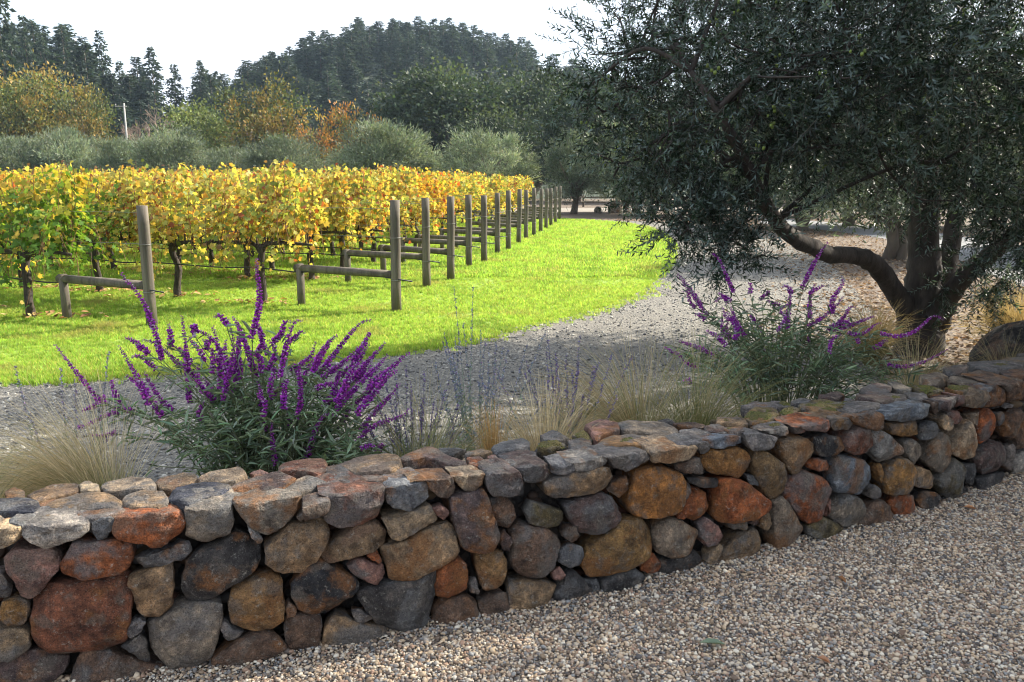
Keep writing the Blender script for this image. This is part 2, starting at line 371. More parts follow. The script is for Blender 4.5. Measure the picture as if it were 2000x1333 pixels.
SPIKES_FAR = [(1.304,5.338,1.266,1.376,5.338,1.146,1.436,5.338,1.025),
(2.068,5.378,1.303,1.990,5.378,1.182,1.932,5.378,1.047),
(1.132,5.573,1.066,1.228,5.573,0.939,1.318,5.573,0.825),
(1.206,5.360,0.859,1.242,5.360,0.831,1.270,5.360,0.804),
(1.596,5.479,1.049,1.598,5.479,1.007,1.600,5.479,0.966),
(1.806,5.652,0.957,1.773,5.652,0.928,1.739,5.652,0.899),
(1.742,5.250,1.043,1.770,5.250,1.023,1.798,5.250,0.990),
(1.992,5.231,1.039,1.961,5.231,1.019,1.929,5.231,0.999),
(2.169,5.314,0.974,2.097,5.314,0.866,1.988,5.314,0.784),
(2.508,5.583,0.795,2.379,5.583,0.738,2.247,5.583,0.695),
(2.523,5.508,0.729,2.435,5.508,0.701,2.331,5.508,0.687),
(2.841,5.319,0.838,2.700,5.319,0.756,2.501,5.319,0.722),
(2.903,5.366,0.595,2.774,5.366,0.518,2.584,5.366,0.496),
(1.370,5.289,0.897,1.420,5.289,0.816,1.465,5.289,0.734),
(1.376,5.430,0.778,1.420,5.430,0.736,1.463,5.430,0.694),
(1.253,5.221,0.766,1.315,5.221,0.719,1.371,5.221,0.665),
(1.158,5.549,0.636,1.260,5.549,0.571,1.361,5.549,0.521),
(1.058,5.648,0.573,1.125,5.648,0.522,1.184,5.648,0.492),
(1.205,5.677,0.471,1.251,5.677,0.426,1.310,5.677,0.397),
(1.747,5.567,0.568,1.752,5.567,0.524,1.760,5.567,0.473),
(1.674,5.680,0.794,1.683,5.680,0.765,1.699,5.680,0.736),
(1.763,5.209,0.922,1.747,5.209,0.856,1.719,5.209,0.775),
(1.345,5.344,0.990,1.387,5.344,0.956,1.429,5.344,0.929),
(1.701,5.683,0.721,1.731,5.683,0.691,1.755,5.683,0.662),
(1.747,5.588,0.908,1.791,5.588,0.887,1.834,5.588,0.866),
(2.311,5.405,0.671,2.320,5.405,0.650,2.328,5.405,0.629),
(2.644,5.672,0.591,2.602,5.672,0.576,2.560,5.672,0.561),
(1.375,5.510,0.933,1.411,5.510,0.912,1.446,5.510,0.891),
(2.063,5.609,0.632,2.071,5.609,0.617,2.079,5.609,0.603),
(1.154,5.347,0.402,1.169,5.347,0.381,1.190,5.347,0.360),
(1.420,5.296,0.869,1.451,5.296,0.787,1.462,5.296,0.705)]
LAWN_EDGE = [(-5.45,6.78),(-4.42,6.87),(-3.93,6.95),(-3.41,7.08),(-2.80,7.28),(-2.17,7.53),(-1.51,7.88),(-1.05,8.20),(-0.56,8.75),(0.00,9.44),(0.86,10.45),(1.76,12.11),(2.86,15.19),(3.75,18.88),(4.62,23.81),(5.03,30.04),(4.28,34.54),(2.28,36.83)]
DRIVE_RIGHT = [(3.81,7.69),(4.12,8.87),(4.66,10.45),(5.36,12.68),(6.33,16.09),(7.52,20.74),(8.58,26.06),(8.75,30.04),(8.25,33.29)]
ROAD_NEAR = [(7.85,9.51),(8.29,13.18),(9.80,18.25),(10.96,23.81),(10.83,29.09),(10.02,33.70)]
ROAD_FAR = [(13.49,16.58),(13.64,21.91),(14.00,28.20),(13.40,33.29),(11.87,38.36)]
OLIVE_LOBES = [(0.86,6.30,2.60,0.51),(0.67,6.20,2.19,0.37),(0.57,6.30,2.38,0.28),(1.18,6.00,2.52,0.56),(1.08,5.90,1.89,0.48),(0.88,6.00,1.89,0.26),(1.42,5.60,2.21,0.59),(1.23,5.80,1.59,0.33),(1.19,5.80,1.32,0.20),(1.42,5.70,1.17,0.16),(1.87,5.60,2.46,0.70),(2.04,5.90,1.99,0.35),(2.29,5.80,1.99,0.47),(2.29,5.50,2.51,0.76),(2.83,6.20,1.93,0.50),(2.87,5.60,2.46,0.77),(3.26,6.00,1.82,0.53),(3.75,6.20,1.52,0.43),(3.77,5.80,2.22,0.91),(4.15,6.30,1.25,0.35),(3.75,6.40,1.20,0.24),(2.43,6.00,3.41,1.12),(1.47,6.30,3.26,0.71),(3.65,6.30,3.50,1.18),(2.15,9.00,2.88,1.24),(3.43,9.50,2.67,1.31),(4.55,9.50,2.83,1.48),(5.42,9.00,2.51,1.41),(2.58,8.50,2.07,0.58),(1.54,8.50,2.47,0.74),(1.42,8.00,1.81,0.35),(3.57,9.00,1.99,0.68),(4.68,9.00,1.77,0.68),(1.03,6.20,1.52,0.17),(1.12,6.00,1.31,0.13),(0.80,6.20,1.82,0.15),(4.62,6.50,1.44,0.65)]
LIMB_TRUNK = [(4.080,8.000,-0.068,0.248),(4.058,8.000,0.218,0.210),(4.048,8.000,0.424,0.206),(4.039,8.000,0.678,0.168),(4.005,8.000,1.129,0.139),(3.928,7.900,1.571,0.120),(3.778,7.700,1.990,0.101),(3.561,7.500,2.465,0.083),(3.332,7.300,2.944,0.057),(3.200,7.200,3.407,0.038)]
LIMB_LEFT = [(4.012,8.000,0.270,0.126),(3.857,7.950,0.483,0.104),(3.652,7.850,0.697,0.095),(3.451,7.700,0.886,0.089),(3.254,7.550,0.997,0.083),(3.048,7.400,1.034,0.074),(2.747,7.100,1.074,0.071),(2.478,6.800,1.164,0.068),(2.201,6.500,1.268,0.061),(1.992,6.250,1.408,0.056),(1.811,6.000,1.566,0.050),(1.663,5.800,1.728,0.044),(1.499,5.600,1.927,0.037),(1.328,5.500,2.150,0.027),(1.173,5.600,2.400,0.018)]
LIMB_RIGHT = [(4.170,8.000,0.218,0.126),(4.237,7.900,0.541,0.095),(4.329,7.800,0.802,0.090),(4.470,7.700,1.007,0.081),(4.648,7.500,1.303,0.067),(4.828,7.300,1.757,0.050),(4.988,7.200,2.351,0.034)]
LIMB_BACK = [(4.190,8.050,0.364,0.116),(4.346,8.200,0.756,0.095),(4.492,8.400,1.204,0.084),(4.635,8.600,1.767,0.068),(4.772,8.800,2.496,0.046)]
POSTS = [(-4.24,9.51),(-1.52,10.66),(-1.38,13.18),(-1.06,14.15),(-0.85,16.18),(-0.58,17.10),(-0.34,19.21),(-0.09,20.21),(0.18,22.44),(0.41,24.23),(0.68,25.58),(0.95,27.36),(1.21,29.40),(1.48,31.40),(1.77,33.70),(2.09,36.35)]


# ------------------------------------------------------------------ helpers
def mesh_np(name, V, F, col=None, smooth=False):
    """fast mesh from a vertex array and a triangle array; col = per-vertex rgb"""
    me = bpy.data.meshes.new(name)
    V = np.ascontiguousarray(V, dtype=np.float32)
    F = np.ascontiguousarray(F, dtype=np.int32)
    me.vertices.add(len(V))
    me.vertices.foreach_set('co', V.ravel())
    me.loops.add(F.size)
    me.loops.foreach_set('vertex_index', F.ravel())
    me.polygons.add(len(F))
    me.polygons.foreach_set('loop_start', np.arange(0, F.size, F.shape[1], dtype=np.int32))
    if smooth:
        me.polygons.foreach_set('use_smooth', np.ones(len(F), dtype=bool))
    me.update(calc_edges=True)
    if col is not None:
        a = me.attributes.new('col', 'FLOAT_COLOR', 'POINT')
        c = np.ones((len(V), 4), dtype=np.float32)
        c[:, :3] = col
        a.data.foreach_set('color', c.ravel())
    return me

class Geo:
    def __init__(self):
        self.V, self.F, self.C, self.n = [], [], [], 0
    def add(self, V, F, c=(1, 1, 1)):
        V = np.asarray(V, dtype=np.float32)
        F = np.asarray(F, dtype=np.int32)
        self.V.append(V)
        self.F.append(F + self.n)
        c = np.asarray(c, dtype=np.float32)
        self.C.append(np.broadcast_to(c, (len(V), 3)) if c.ndim == 1 else c)
        self.n += len(V)
    def mesh(self, name, smooth=False):
        return mesh_np(name, np.concatenate(self.V), np.concatenate(self.F), np.concatenate(self.C), smooth)

def scatter(TV, TF, M, T, col):
    """copies of a template: M (n,3,3) frames, T (n,3) places, col (n,3)"""
    n, k = len(T), len(TV)
    V = np.einsum('nij,kj->nki', M, TV) + T[:, None, :]
    F = TF[None, :, :] + (np.arange(n) * k)[:, None, None]
    C = np.repeat(col[:, None, :], k, axis=1)
    return V.reshape(-1, 3), F.reshape(-1, TF.shape[1]), C.reshape(-1, 3)

def norm(a):
    return a / np.maximum(np.linalg.norm(a, axis=-1, keepdims=True), 1e-9)

def frames(d, up=None, roll=None):
    """orthonormal frames whose local +Y runs along d, local Z roughly along up"""
    d = norm(np.asarray(d, dtype=float))
    if up is None:
        up = R.normal(size=d.shape)
    x = norm(np.cross(d, up))
    z = np.cross(x, d)
    return np.stack([x, d, z], axis=-1)

def tube(P, Rd, sides=7, cap=True, lump=0.0, seed=0):
    P = np.asarray(P, float)
    Rd = np.broadcast_to(np.asarray(Rd, float), (len(P),))
    T = np.gradient(P, axis=0)
    T = norm(T)
    ref = np.array([0.0, 0.0, 1.0]) if abs(T[0][2]) < 0.9 else np.array([1.0, 0, 0])
    V = []
    x = norm(np.cross(T[0], ref))
    a = np.arange(sides) * 2 * math.pi / sides
    rr = np.random.default_rng(seed)
    for i in range(len(P)):
        x = norm(x - T[i] * np.dot(x, T[i]))
        y = np.cross(T[i], x)
        r = Rd[i] * (1 + lump * rr.normal(size=sides))
        V.append(P[i] + (np.cos(a) * r)[:, None] * x + (np.sin(a) * r)[:, None] * y)
    V = np.concatenate(V)
    F = []
    for i in range(len(P) - 1):
        for j in range(sides):
            k = (j + 1) % sides
            b0, b1 = i * sides, (i + 1) * sides
            F += [(b0 + j, b0 + k, b1 + k), (b0 + j, b1 + k, b1 + j)]
    if cap:
        n = len(V)
        V = np.concatenate([V, P[:1], P[-1:]])
        e = (len(P) - 1) * sides
        for j in range(sides):
            k = (j + 1) % sides
            F += [(n, k, j), (n + 1, e + j, e + k)]
    return V, np.array(F)

def smooth_path(P, n):
    P = np.asarray(P, float)
    Q = np.vstack([2 * P[0] - P[1], P, 2 * P[-1] - P[-2]])
    out = []
    t = np.linspace(0, len(P) - 1, n)
    for u in t:
        i = min(int(u), len(P) - 2)
        f = u - i
        p0, p1, p2, p3 = Q[i], Q[i + 1], Q[i + 2], Q[i + 3]
        out.append(0.5 * (2 * p1 + (p2 - p0) * f + (2 * p0 - 5 * p1 + 4 * p2 - p3) * f * f + (3 * p1 - p0 - 3 * p2 + p3) * f ** 3))
    return np.array(out)

def add(name, me, mat=None, parent=None, loc=None, kind=None, label=None, cat=None, group=None):
    o = bpy.data.objects.new(name, me)
    COL.objects.link(o)
    if mat is not None and me is not None and not me.materials:
        me.materials.append(mat)
    if parent is not None:
        o.parent = parent
    if loc is not None:
        o.location = loc
    tag(o, label, cat, group, kind)
    return o

def tag(o, label=None, cat=None, group=None, kind=None):
    if label: o['label'] = label
    if cat: o['category'] = cat
    if group: o['group'] = group
    if kind: o['kind'] = kind
    return o

def thing(name, loc, label, cat, group=None, rz=0.0, scale=None):
    o = bpy.data.objects.new(name, None)
    o.empty_display_size = 0.2
    COL.objects.link(o)
    o.location = loc
    o.rotation_euler = (0, 0, rz)
    if scale is not None:
        o.scale = scale
    return tag(o, label, cat, group)

def copy_tree(root, loc, rz=0.0, scale=None, label=None, group=None, name=None):
    c = root.copy()
    COL.objects.link(c)
    if name: c.name = name
    c.location = loc
    c.rotation_euler = (0, 0, rz)
    if scale is not None: c.scale = scale
    if label: c['label'] = label
    if group: c['group'] = group
    for ch in root.children:
        d = ch.copy()
        COL.objects.link(d)
        d.parent = c
    return c

def in_poly(x, y, poly):
    x = np.asarray(x); y = np.asarray(y)
    inside = np.zeros(x.shape, bool)
    n = len(poly)
    for i in range(n):
        x0, y0 = poly[i]; x1, y1 = poly[(i + 1) % n]
        c = ((y0 > y) != (y1 > y)) & (x < (x1 - x0) * (y - y0) / ((y1 - y0) + 1e-12) + x0)
        inside ^= c
    return inside

def sheet(name, poly, z, mat, **kw):
    me = bpy.data.meshes.new(name)
    me.from_pydata([(x, y, z) for x, y in poly], [], [tuple(range(len(poly)))])
    me.update()
    return add(name, me, mat, **kw)

def curve_pts(poly, per=6):
    return smooth_path([(x, y, 0) for x, y in poly], (len(poly) - 1) * per + 1)[:, :2]

# ------------------------------------------------------------------ materials
def mat_new(name):
    m = bpy.data.materials.new(name)
    m.use_nodes = True
    nt = m.node_tree
    nt.nodes.clear()
    out = nt.nodes.new('ShaderNodeOutputMaterial')
    return m, nt, out

def N(nt, typ, **inp):
    n = nt.nodes.new(typ)
    for k, v in inp.items():
        n.inputs[k.replace('_', ' ')].default_value = v
    return n

def mixc(nt, a, b, fac, mode='MIX'):
    n = nt.nodes.new('ShaderNodeMix')
    n.data_type = 'RGBA'
    n.blend_type = mode
    for sock, v in (('A', a), ('B', b), ('Factor', fac)):
        if hasattr(v, 'is_linked') or isinstance(v, bpy.types.NodeSocket):
            nt.links.new(v, n.inputs[sock])
        elif sock == 'Factor':
            n.inputs[sock].default_value = v
        else:
            n.inputs[sock].default_value = (*v, 1.0)
    return n.outputs['Result']

def maprange(nt, v, a, b, c, d):
    n = nt.nodes.new('ShaderNodeMapRange')
    for s, x in zip(('From Min', 'From Max', 'To Min', 'To Max'), (a, b, c, d)):
        n.inputs[s].default_value = x
    nt.links.new(v, n.inputs['Value'])
    return n.outputs['Result']

def leaf_material(name, trans=0.45, rough=0.5, tcol=(1.25, 1.2, 0.7), spec=0.3, use_random=0.0, patches=False):
    m, nt, out = mat_new(name)
    at = nt.nodes.new('ShaderNodeAttribute')
    at.attribute_name = 'col'
    c = at.outputs['Color']
    if use_random:
        oi = nt.nodes.new('ShaderNodeObjectInfo')
        f = maprange(nt, oi.outputs['Random'], 0, 1, 1 - use_random, 1 + use_random)
        cm = nt.nodes.new('ShaderNodeCombineColor')
        for k in range(3): nt.links.new(f, cm.inputs[k])
        c = mixc(nt, c, cm.outputs['Color'], 1.0, 'MULTIPLY')
        if patches:
            n1 = N(nt, 'ShaderNodeTexNoise', Scale=0.9, Detail=5.0, Roughness=0.65)
            nt.links.new(oi.outputs['Location'], n1.inputs['Vector'])
            c = mixc(nt, c, (0.30, 0.27, 0.10), maprange(nt, n1.outputs['Fac'], 0.54, 0.68, 0.0, 0.75))
            c = mixc(nt, c, (0.10, 0.19, 0.035), maprange(nt, n1.outputs['Fac'], 0.46, 0.34, 0.0, 0.6))
    p = N(nt, 'ShaderNodeBsdfPrincipled', Roughness=rough)
    p.inputs['Specular IOR Level'].default_value = spec
    nt.links.new(c, p.inputs['Base Color'])
    t = nt.nodes.new('ShaderNodeBsdfTranslucent')
    nt.links.new(mixc(nt, c, tcol, 1.0, 'MULTIPLY'), t.inputs['Color'])
    mx = nt.nodes.new('ShaderNodeMixShader')
    mx.inputs['Fac'].default_value = trans
    nt.links.new(p.outputs['BSDF'], mx.inputs[1])
    nt.links.new(t.outputs['BSDF'], mx.inputs[2])
    nt.links.new(mx.outputs['Shader'], out.inputs['Surface'])
    return m

def bark_material(name, c0, c1, scale=12.0, stretch=0.25, bump=0.6, rough=0.9):
    m, nt, out = mat_new(name)
    tc = nt.nodes.new('ShaderNodeTexCoord')
    mp = nt.nodes.new('ShaderNodeMapping')
    mp.inputs['Scale'].default_value = (1, 1, stretch)
    nt.links.new(tc.outputs['Object'], mp.inputs['Vector'])
    n1 = N(nt, 'ShaderNodeTexNoise', Scale=scale, Detail=8.0, Roughness=0.65)
    nt.links.new(mp.outputs['Vector'], n1.inputs['Vector'])
    n2 = N(nt, 'ShaderNodeTexNoise', Scale=scale * 5, Detail=4.0)
    nt.links.new(mp.outputs['Vector'], n2.inputs['Vector'])
    f = maprange(nt, n1.outputs['Fac'], 0.35, 0.65, 0, 1)
    c = mixc(nt, c0, c1, f)
    c = mixc(nt, c, n2.outputs['Color'], 0.12, 'OVERLAY')
    p = N(nt, 'ShaderNodeBsdfPrincipled', Roughness=rough)
    nt.links.new(c, p.inputs['Base Color'])
    b = N(nt, 'ShaderNodeBump', Strength=bump, Distance=0.02)
    nt.links.new(n1.outputs['Fac'], b.inputs['Height'])
    nt.links.new(b.outputs['Normal'], p.inputs['Normal'])
    nt.links.new(p.outputs['BSDF'], out.inputs['Surface'])
    return m

def stone_material():
    m, nt, out = mat_new('field_stone')
    oi = nt.nodes.new('ShaderNodeObjectInfo')
    tc = nt.nodes.new('ShaderNodeTexCoord')
    sc = nt.nodes.new('ShaderNodeVectorMath'); sc.operation = 'SCALE'
    sc.inputs[0].default_value = (37.0, 51.0, 23.0)
    nt.links.new(oi.outputs['Random'], sc.inputs['Scale'])
    ad = nt.nodes.new('ShaderNodeVectorMath'); ad.operation = 'ADD'
    nt.links.new(tc.outputs['Object'], ad.inputs[0])
    nt.links.new(sc.outputs['Vector'], ad.inputs[1])
    vec = ad.outputs['Vector']
    def noise(s, d=6.0, r=0.6):
        n = N(nt, 'ShaderNodeTexNoise', Scale=s, Detail=d, Roughness=r)
        nt.links.new(vec, n.inputs['Vector'])
        return n
    big, mid, fine, grain = noise(7.0, 5.0), noise(16.0, 6.0, 0.7), noise(65.0, 4.0, 0.7), noise(230.0, 2.0)
    base = oi.outputs['Color']
    dark = mixc(nt, base, (0.22, 0.21, 0.23), 1.0, 'MULTIPLY')
    lite = mixc(nt, base, (2.1, 2.0, 1.85), 1.0, 'MULTIPLY')
    c = mixc(nt, base, dark, maprange(nt, mid.outputs['Fac'], 0.46, 0.66, 0.0, 0.9))
    c = mixc(nt, c, lite, maprange(nt, mid.outputs['Fac'], 0.46, 0.32, 0.0, 0.8))
    # mineral staining, warm on some stones and grey on others
    stain = maprange(nt, big.outputs['Fac'], 0.49, 0.58, 0.0, 0.72)
    hue = mixc(nt, (0.22, 0.095, 0.03), (0.13, 0.13, 0.13), maprange(nt, oi.outputs['Random'], 0.4, 0.6, 0, 1))
    c = mixc(nt, c, hue, stain)
    big2 = noise(11.0, 4.0)
    c = mixc(nt, c, (0.135, 0.115, 0.095), maprange(nt, big2.outputs['Fac'], 0.53, 0.61, 0.0, 0.6))
    lich = noise(34.0, 6.0, 0.8)
    c = mixc(nt, c, (0.34, 0.33, 0.29), maprange(nt, lich.outputs['Fac'], 0.58, 0.66, 0.0, 0.62))
    c = mixc(nt, c, (1.7, 1.65, 1.6), maprange(nt, fine.outputs['Fac'], 0.50, 0.70, 0.0, 1.0), 'MULTIPLY')
    c = mixc(nt, c, (0.30, 0.29, 0.29), maprange(nt, grain.outputs['Fac'], 0.48, 0.68, 0.0, 0.85), 'MULTIPLY')
    vo = N(nt, 'ShaderNodeTexVoronoi', Scale=120.0)
    nt.links.new(vec, vo.inputs['Vector'])
    c = mixc(nt, c, (0.50, 0.47, 0.42), maprange(nt, vo.outputs['Distance'], 0.08, 0.22, 0.26, 0.0))
    p = N(nt, 'ShaderNodeBsdfPrincipled', Roughness=0.82)
    p.inputs['Specular IOR Level'].default_value = 0.35
    nt.links.new(c, p.inputs['Base Color'])
    h = nt.nodes.new('ShaderNodeMath'); h.operation = 'MULTIPLY_ADD'
    h.inputs[1].default_value = 0.45
    nt.links.new(fine.outputs['Fac'], h.inputs[0])
    nt.links.new(mid.outputs['Fac'], h.inputs[2])
    b = N(nt, 'ShaderNodeBump', Strength=1.0, Distance=0.035)
    nt.links.new(h.outputs[0], b.inputs['Height'])
    nt.links.new(b.outputs['Normal'], p.inputs['Normal'])
    nt.links.new(p.outputs['BSDF'], out.inputs['Surface'])
    return m

def ground_material(name, cols, cell, bump=0.4, dist=0.01, patch=None, patch_scale=0.8, rough=0.95):
    """loose ground: Voronoi cells coloured from a list, uneven larger patches"""
    m, nt, out = mat_new(name)
    tc = nt.nodes.new('ShaderNodeTexCoord')
    vo = N(nt, 'ShaderNodeTexVoronoi', Scale=cell, Randomness=1.0)
    nt.links.new(tc.outputs['Object'], vo.inputs['Vector'])
    sep = nt.nodes.new('ShaderNodeSeparateColor')
    nt.links.new(vo.outputs['Color'], sep.inputs['Color'])
    rp = nt.nodes.new('ShaderNodeValToRGB')
    rp.color_ramp.interpolation = 'CONSTANT'
    els = rp.color_ramp.elements
    while len(els) < len(cols): els.new(0.5)
    for i, c in enumerate(cols):
        els[i].position = i / len(cols)
        els[i].color = (*c, 1.0)
    nt.links.new(sep.outputs[0], rp.inputs['Fac'])
    c = rp.outputs['Color']
    n = N(nt, 'ShaderNodeTexNoise', Scale=patch_scale, Detail=6.0)
    nt.links.new(tc.outputs['Object'], n.inputs['Vector'])
    if patch:
        c = mixc(nt, c, patch, maprange(nt, n.outputs['Fac'], 0.42, 0.66, 0.0, 0.75))
    p = N(nt, 'ShaderNodeBsdfPrincipled', Roughness=rough)
    nt.links.new(c, p.inputs['Base Color'])
    v2 = N(nt, 'ShaderNodeTexVoronoi', Scale=cell, Randomness=1.0)
    nt.links.new(tc.outputs['Object'], v2.inputs['Vector'])
    b = N(nt, 'ShaderNodeBump', Strength=bump, Distance=dist)
    b.invert = True
    nt.links.new(v2.outputs['Distance'], b.inputs['Height'])
    nt.links.new(b.outputs['Normal'], p.inputs['Normal'])
    nt.links.new(p.outputs['BSDF'], out.inputs['Surface'])
    return m

def plain(name, c, rough=0.7, noise_scale=None, c2=None, metallic=0.0):
    m, nt, out = mat_new(name)
    p = N(nt, 'ShaderNodeBsdfPrincipled', Roughness=rough, Metallic=metallic)
    tc = nt.nodes.new('ShaderNodeTexCoord')
    n = N(nt, 'ShaderNodeTexNoise', Scale=noise_scale or 20.0, Detail=6.0)
    nt.links.new(tc.outputs['Object'], n.inputs['Vector'])
    nt.links.new(mixc(nt, c, c2 or tuple(v * 0.7 for v in c), maprange(nt, n.outputs['Fac'], 0.35, 0.65, 0, 1)), p.inputs['Base Color'])
    nt.links.new(p.outputs['BSDF'], out.inputs['Surface'])
    return m

def pebble_material(name, cols):
    m, nt, out = mat_new(name)
    oi = nt.nodes.new('ShaderNodeObjectInfo')
    rp = nt.nodes.new('ShaderNodeValToRGB')
    rp.color_ramp.interpolation = 'CONSTANT'
    els = rp.color_ramp.elements
    while len(els) < len(cols): els.new(0.5)
    for i, c in enumerate(cols):
        els[i].position = i / len(cols)
        els[i].color = (*c, 1.0)
    nt.links.new(oi.outputs['Random'], rp.inputs['Fac'])
    p = N(nt, 'ShaderNodeBsdfPrincipled', Roughness=0.75)
    nt.links.new(rp.outputs['Color'], p.inputs['Base Color'])
    nt.links.new(p.outputs['BSDF'], out.inputs['Surface'])
    return m

M_STONE = stone_material()
M_BARK_OLIVE = bark_material('olive_bark', (0.025, 0.02, 0.017), (0.075, 0.06, 0.05), 14.0, 0.3, 0.9)
M_BARK_VINE = bark_material('vine_bark', (0.02, 0.015, 0.012), (0.075, 0.055, 0.042), 30.0, 0.15, 0.9)
M_BARK = bark_material('tree_bark', (0.07, 0.055, 0.045), (0.16, 0.13, 0.10), 3.0, 0.3, 0.5)
M_POST = bark_material('weathered_post', (0.07, 0.058, 0.045), (0.165, 0.14, 0.108), 16.0, 0.06, 0.35)
M_LEAF_OLIVE = leaf_material('olive_leaf', 0.22, 0.4, (1.5, 1.7, 0.6), 0.45)
M_LEAF_FAR = leaf_material('far_leaf', 0.30, 0.6, (1.3, 1.25, 0.7), 0.25, 0.18)
M_LEAF_VINE = leaf_material('vine_leaf', 0.5, 0.55, (1.35, 1.2, 0.6), 0.25)
M_SAGE_LEAF = leaf_material('sage_leaf', 0.3, 0.6, (1.2, 1.3, 0.7), 0.25)
M_PETAL = leaf_material('sage_flower', 0.3, 0.7, (1.3, 0.9, 1.2), 0.15)
M_GRASS = leaf_material('lawn_grass', 0.55, 0.55, (1.4, 1.25, 0.9), 0.2, 0.35, True)
M_STRAW = leaf_material('feather_grass', 0.35, 0.6, (1.2, 1.1, 0.8), 0.25)
M_LITTER = leaf_material('fallen_leaf', 0.25, 0.7, (1.2, 1.0, 0.7), 0.2, 0.3)

# ------------------------------------------------------------------ terrain
def sstep(a, b, x):
    t = np.clip((x - a) / (b - a), 0, 1)
    return t * t * (3 - 2 * t)

def hill_z(x, y):
    x = np.asarray(x, float); y = np.asarray(y, float)
    h = 26.0 * np.exp(-((x + 20) / 33.0) ** 2 / 2) * sstep(92, 185, y)
    h = h + 15.0 * np.exp(-((x + 98) / 31.0) ** 2 / 2) * sstep(72, 125, y) * (1 - 0.75 * sstep(125, 165, y))
    h = h + 9.0 * sstep(150, 260, y) + 5.0 * np.exp(-((x - 90) / 50.0) ** 2 / 2) * sstep(90, 160, y)
    h = h + 0.6 * np.sin(x * 0.11 + y * 0.07) * sstep(80, 140, y)
    return h

M_SOIL = ground_material('litter_soil', [(0.12, 0.088, 0.062), (0.18, 0.13, 0.088), (0.08, 0.06, 0.045), (0.22, 0.17, 0.12), (0.14, 0.10, 0.068), (0.10, 0.078, 0.058)], 26.0, 0.5, 0.02, (0.11, 0.085, 0.065), 0.5)
M_LAWN = ground_material('lawn_base', [(0.19, 0.30, 0.04), (0.25, 0.36, 0.05), (0.22, 0.32, 0.04)], 55.0, 0.5, 0.02, (0.22, 0.29, 0.04), 1.2)
M_GRAVEL = ground_material('grey_gravel', [(0.155, 0.145, 0.125), (0.11, 0.105, 0.095), (0.235, 0.215, 0.18), (0.08, 0.076, 0.07), (0.195, 0.175, 0.14), (0.135, 0.125, 0.11), (0.32, 0.295, 0.25)], 62.0, 0.9, 0.012, (0.14, 0.128, 0.108), 0.7)
M_FORE = ground_material('warm_gravel', [(0.13, 0.10, 0.075), (0.08, 0.06, 0.045), (0.17, 0.135, 0.105), (0.055, 0.045, 0.04)], 90.0, 0.9, 0.01)
M_ROAD = ground_material('pale_asphalt', [(0.16, 0.165, 0.17), (0.19, 0.19, 0.195), (0.14, 0.145, 0.15)], 120.0, 0.3, 0.004, (0.20, 0.20, 0.205), 0.6, 0.8)
M_HILL = ground_material('forest_floor', [(0.035, 0.05, 0.028), (0.045, 0.058, 0.03), (0.028, 0.04, 0.024)], 0.9, 0.8, 0.8, (0.05, 0.06, 0.03), 0.05)

sheet('ground', [(-330, -40), (330, -40), (330, 405), (-330, 405)], 0.0, M_SOIL, kind='structure')

gx = np.linspace(-325, 325, 131); gy = np.linspace(68, 400, 84)
GX, GY = np.meshgrid(gx, gy)
GZ = hill_z(GX, GY) + 0.02 - 0.35 * (1 - sstep(68, 80, GY))
hv = np.stack([GX, GY, GZ], -1).reshape(-1, 3)
nx = len(gx)
idx = np.arange(nx * len(gy)).reshape(len(gy), nx)
hf = np.concatenate([np.stack([idx[:-1, :-1], idx[:-1, 1:], idx[1:, 1:]], -1).reshape(-1, 3), np.stack([idx[:-1, :-1], idx[1:, 1:], idx[1:, :-1]], -1).reshape(-1, 3)])
add('hill', mesh_np('hill', hv, hf, smooth=True), M_HILL, kind='structure')

lawn_edge = curve_pts(LAWN_EDGE)
lawn_poly = [tuple(p) for p in lawn_edge] + [(-6.0, 41.0), (-40.0, 56.0), (-60.0, 50.0), (-60.0, 6.0), (-12.0, 6.2)]
sheet('lawn', lawn_poly, 0.005, M_LAWN, kind='structure')

KW = (0.0396407, 0.3965767, 3.02859379)
def wall_y(x): return KW[0] * x * x + KW[1] * x + KW[2]
wxs = np.linspace(-4.2, 5.0, 60)
drive_poly = [(x, wall_y(x) + 0.2) for x in wxs] + [tuple(p) for p in curve_pts(DRIVE_RIGHT)] + [tuple(p) for p in lawn_edge[::-1]] + [(-12.0, 6.2), (-14.0, 3.0)]
sheet('gravel_drive', drive_poly, 0.010, M_GRAVEL, kind='structure')
fore_poly = [(x, wall_y(x) + 0.12) for x in wxs[::-1]] + [(-14.0, 1.8), (-14.0, -20.0), (14.0, -20.0), (14.0, 9.0), (6.5, 8.0)]
sheet('gravel_forecourt', fore_poly, 0.004, M_FORE, kind='structure')
road_poly = [tuple(p) for p in curve_pts(ROAD_NEAR)] + [tuple(p) for p in curve_pts(ROAD_FAR)[::-1]]
sheet('road', road_poly, 0.006, M_ROAD, kind='structure')
M_LANE = ground_material('dusty_lane', [(0.24, 0.21, 0.17), (0.20, 0.18, 0.15), (0.27, 0.24, 0.20)], 40.0, 0.4, 0.01, (0.20, 0.17, 0.14), 0.5)
sheet('dirt_lane', [(0.5, 45.0), (5.0, 46.0), (12.0, 47.0), (22.0, 47.5), (40, 46.0), (40, 52.0), (22.0, 53.5), (12.0, 53.0), (5.0, 52.0), (-4.0, 52.0)], 0.007, M_LANE, kind='structure')

# ------------------------------------------------------------------ scattering with geometry nodes (loose stuff only)
def source_collection(name, meshes, mat):
    c = bpy.data.collections.new(name)
    for i, me in enumerate(meshes):
        me.materials.append(mat)
        o = bpy.data.objects.new(name + '_source', me)
        c.objects.link(o)
    return c

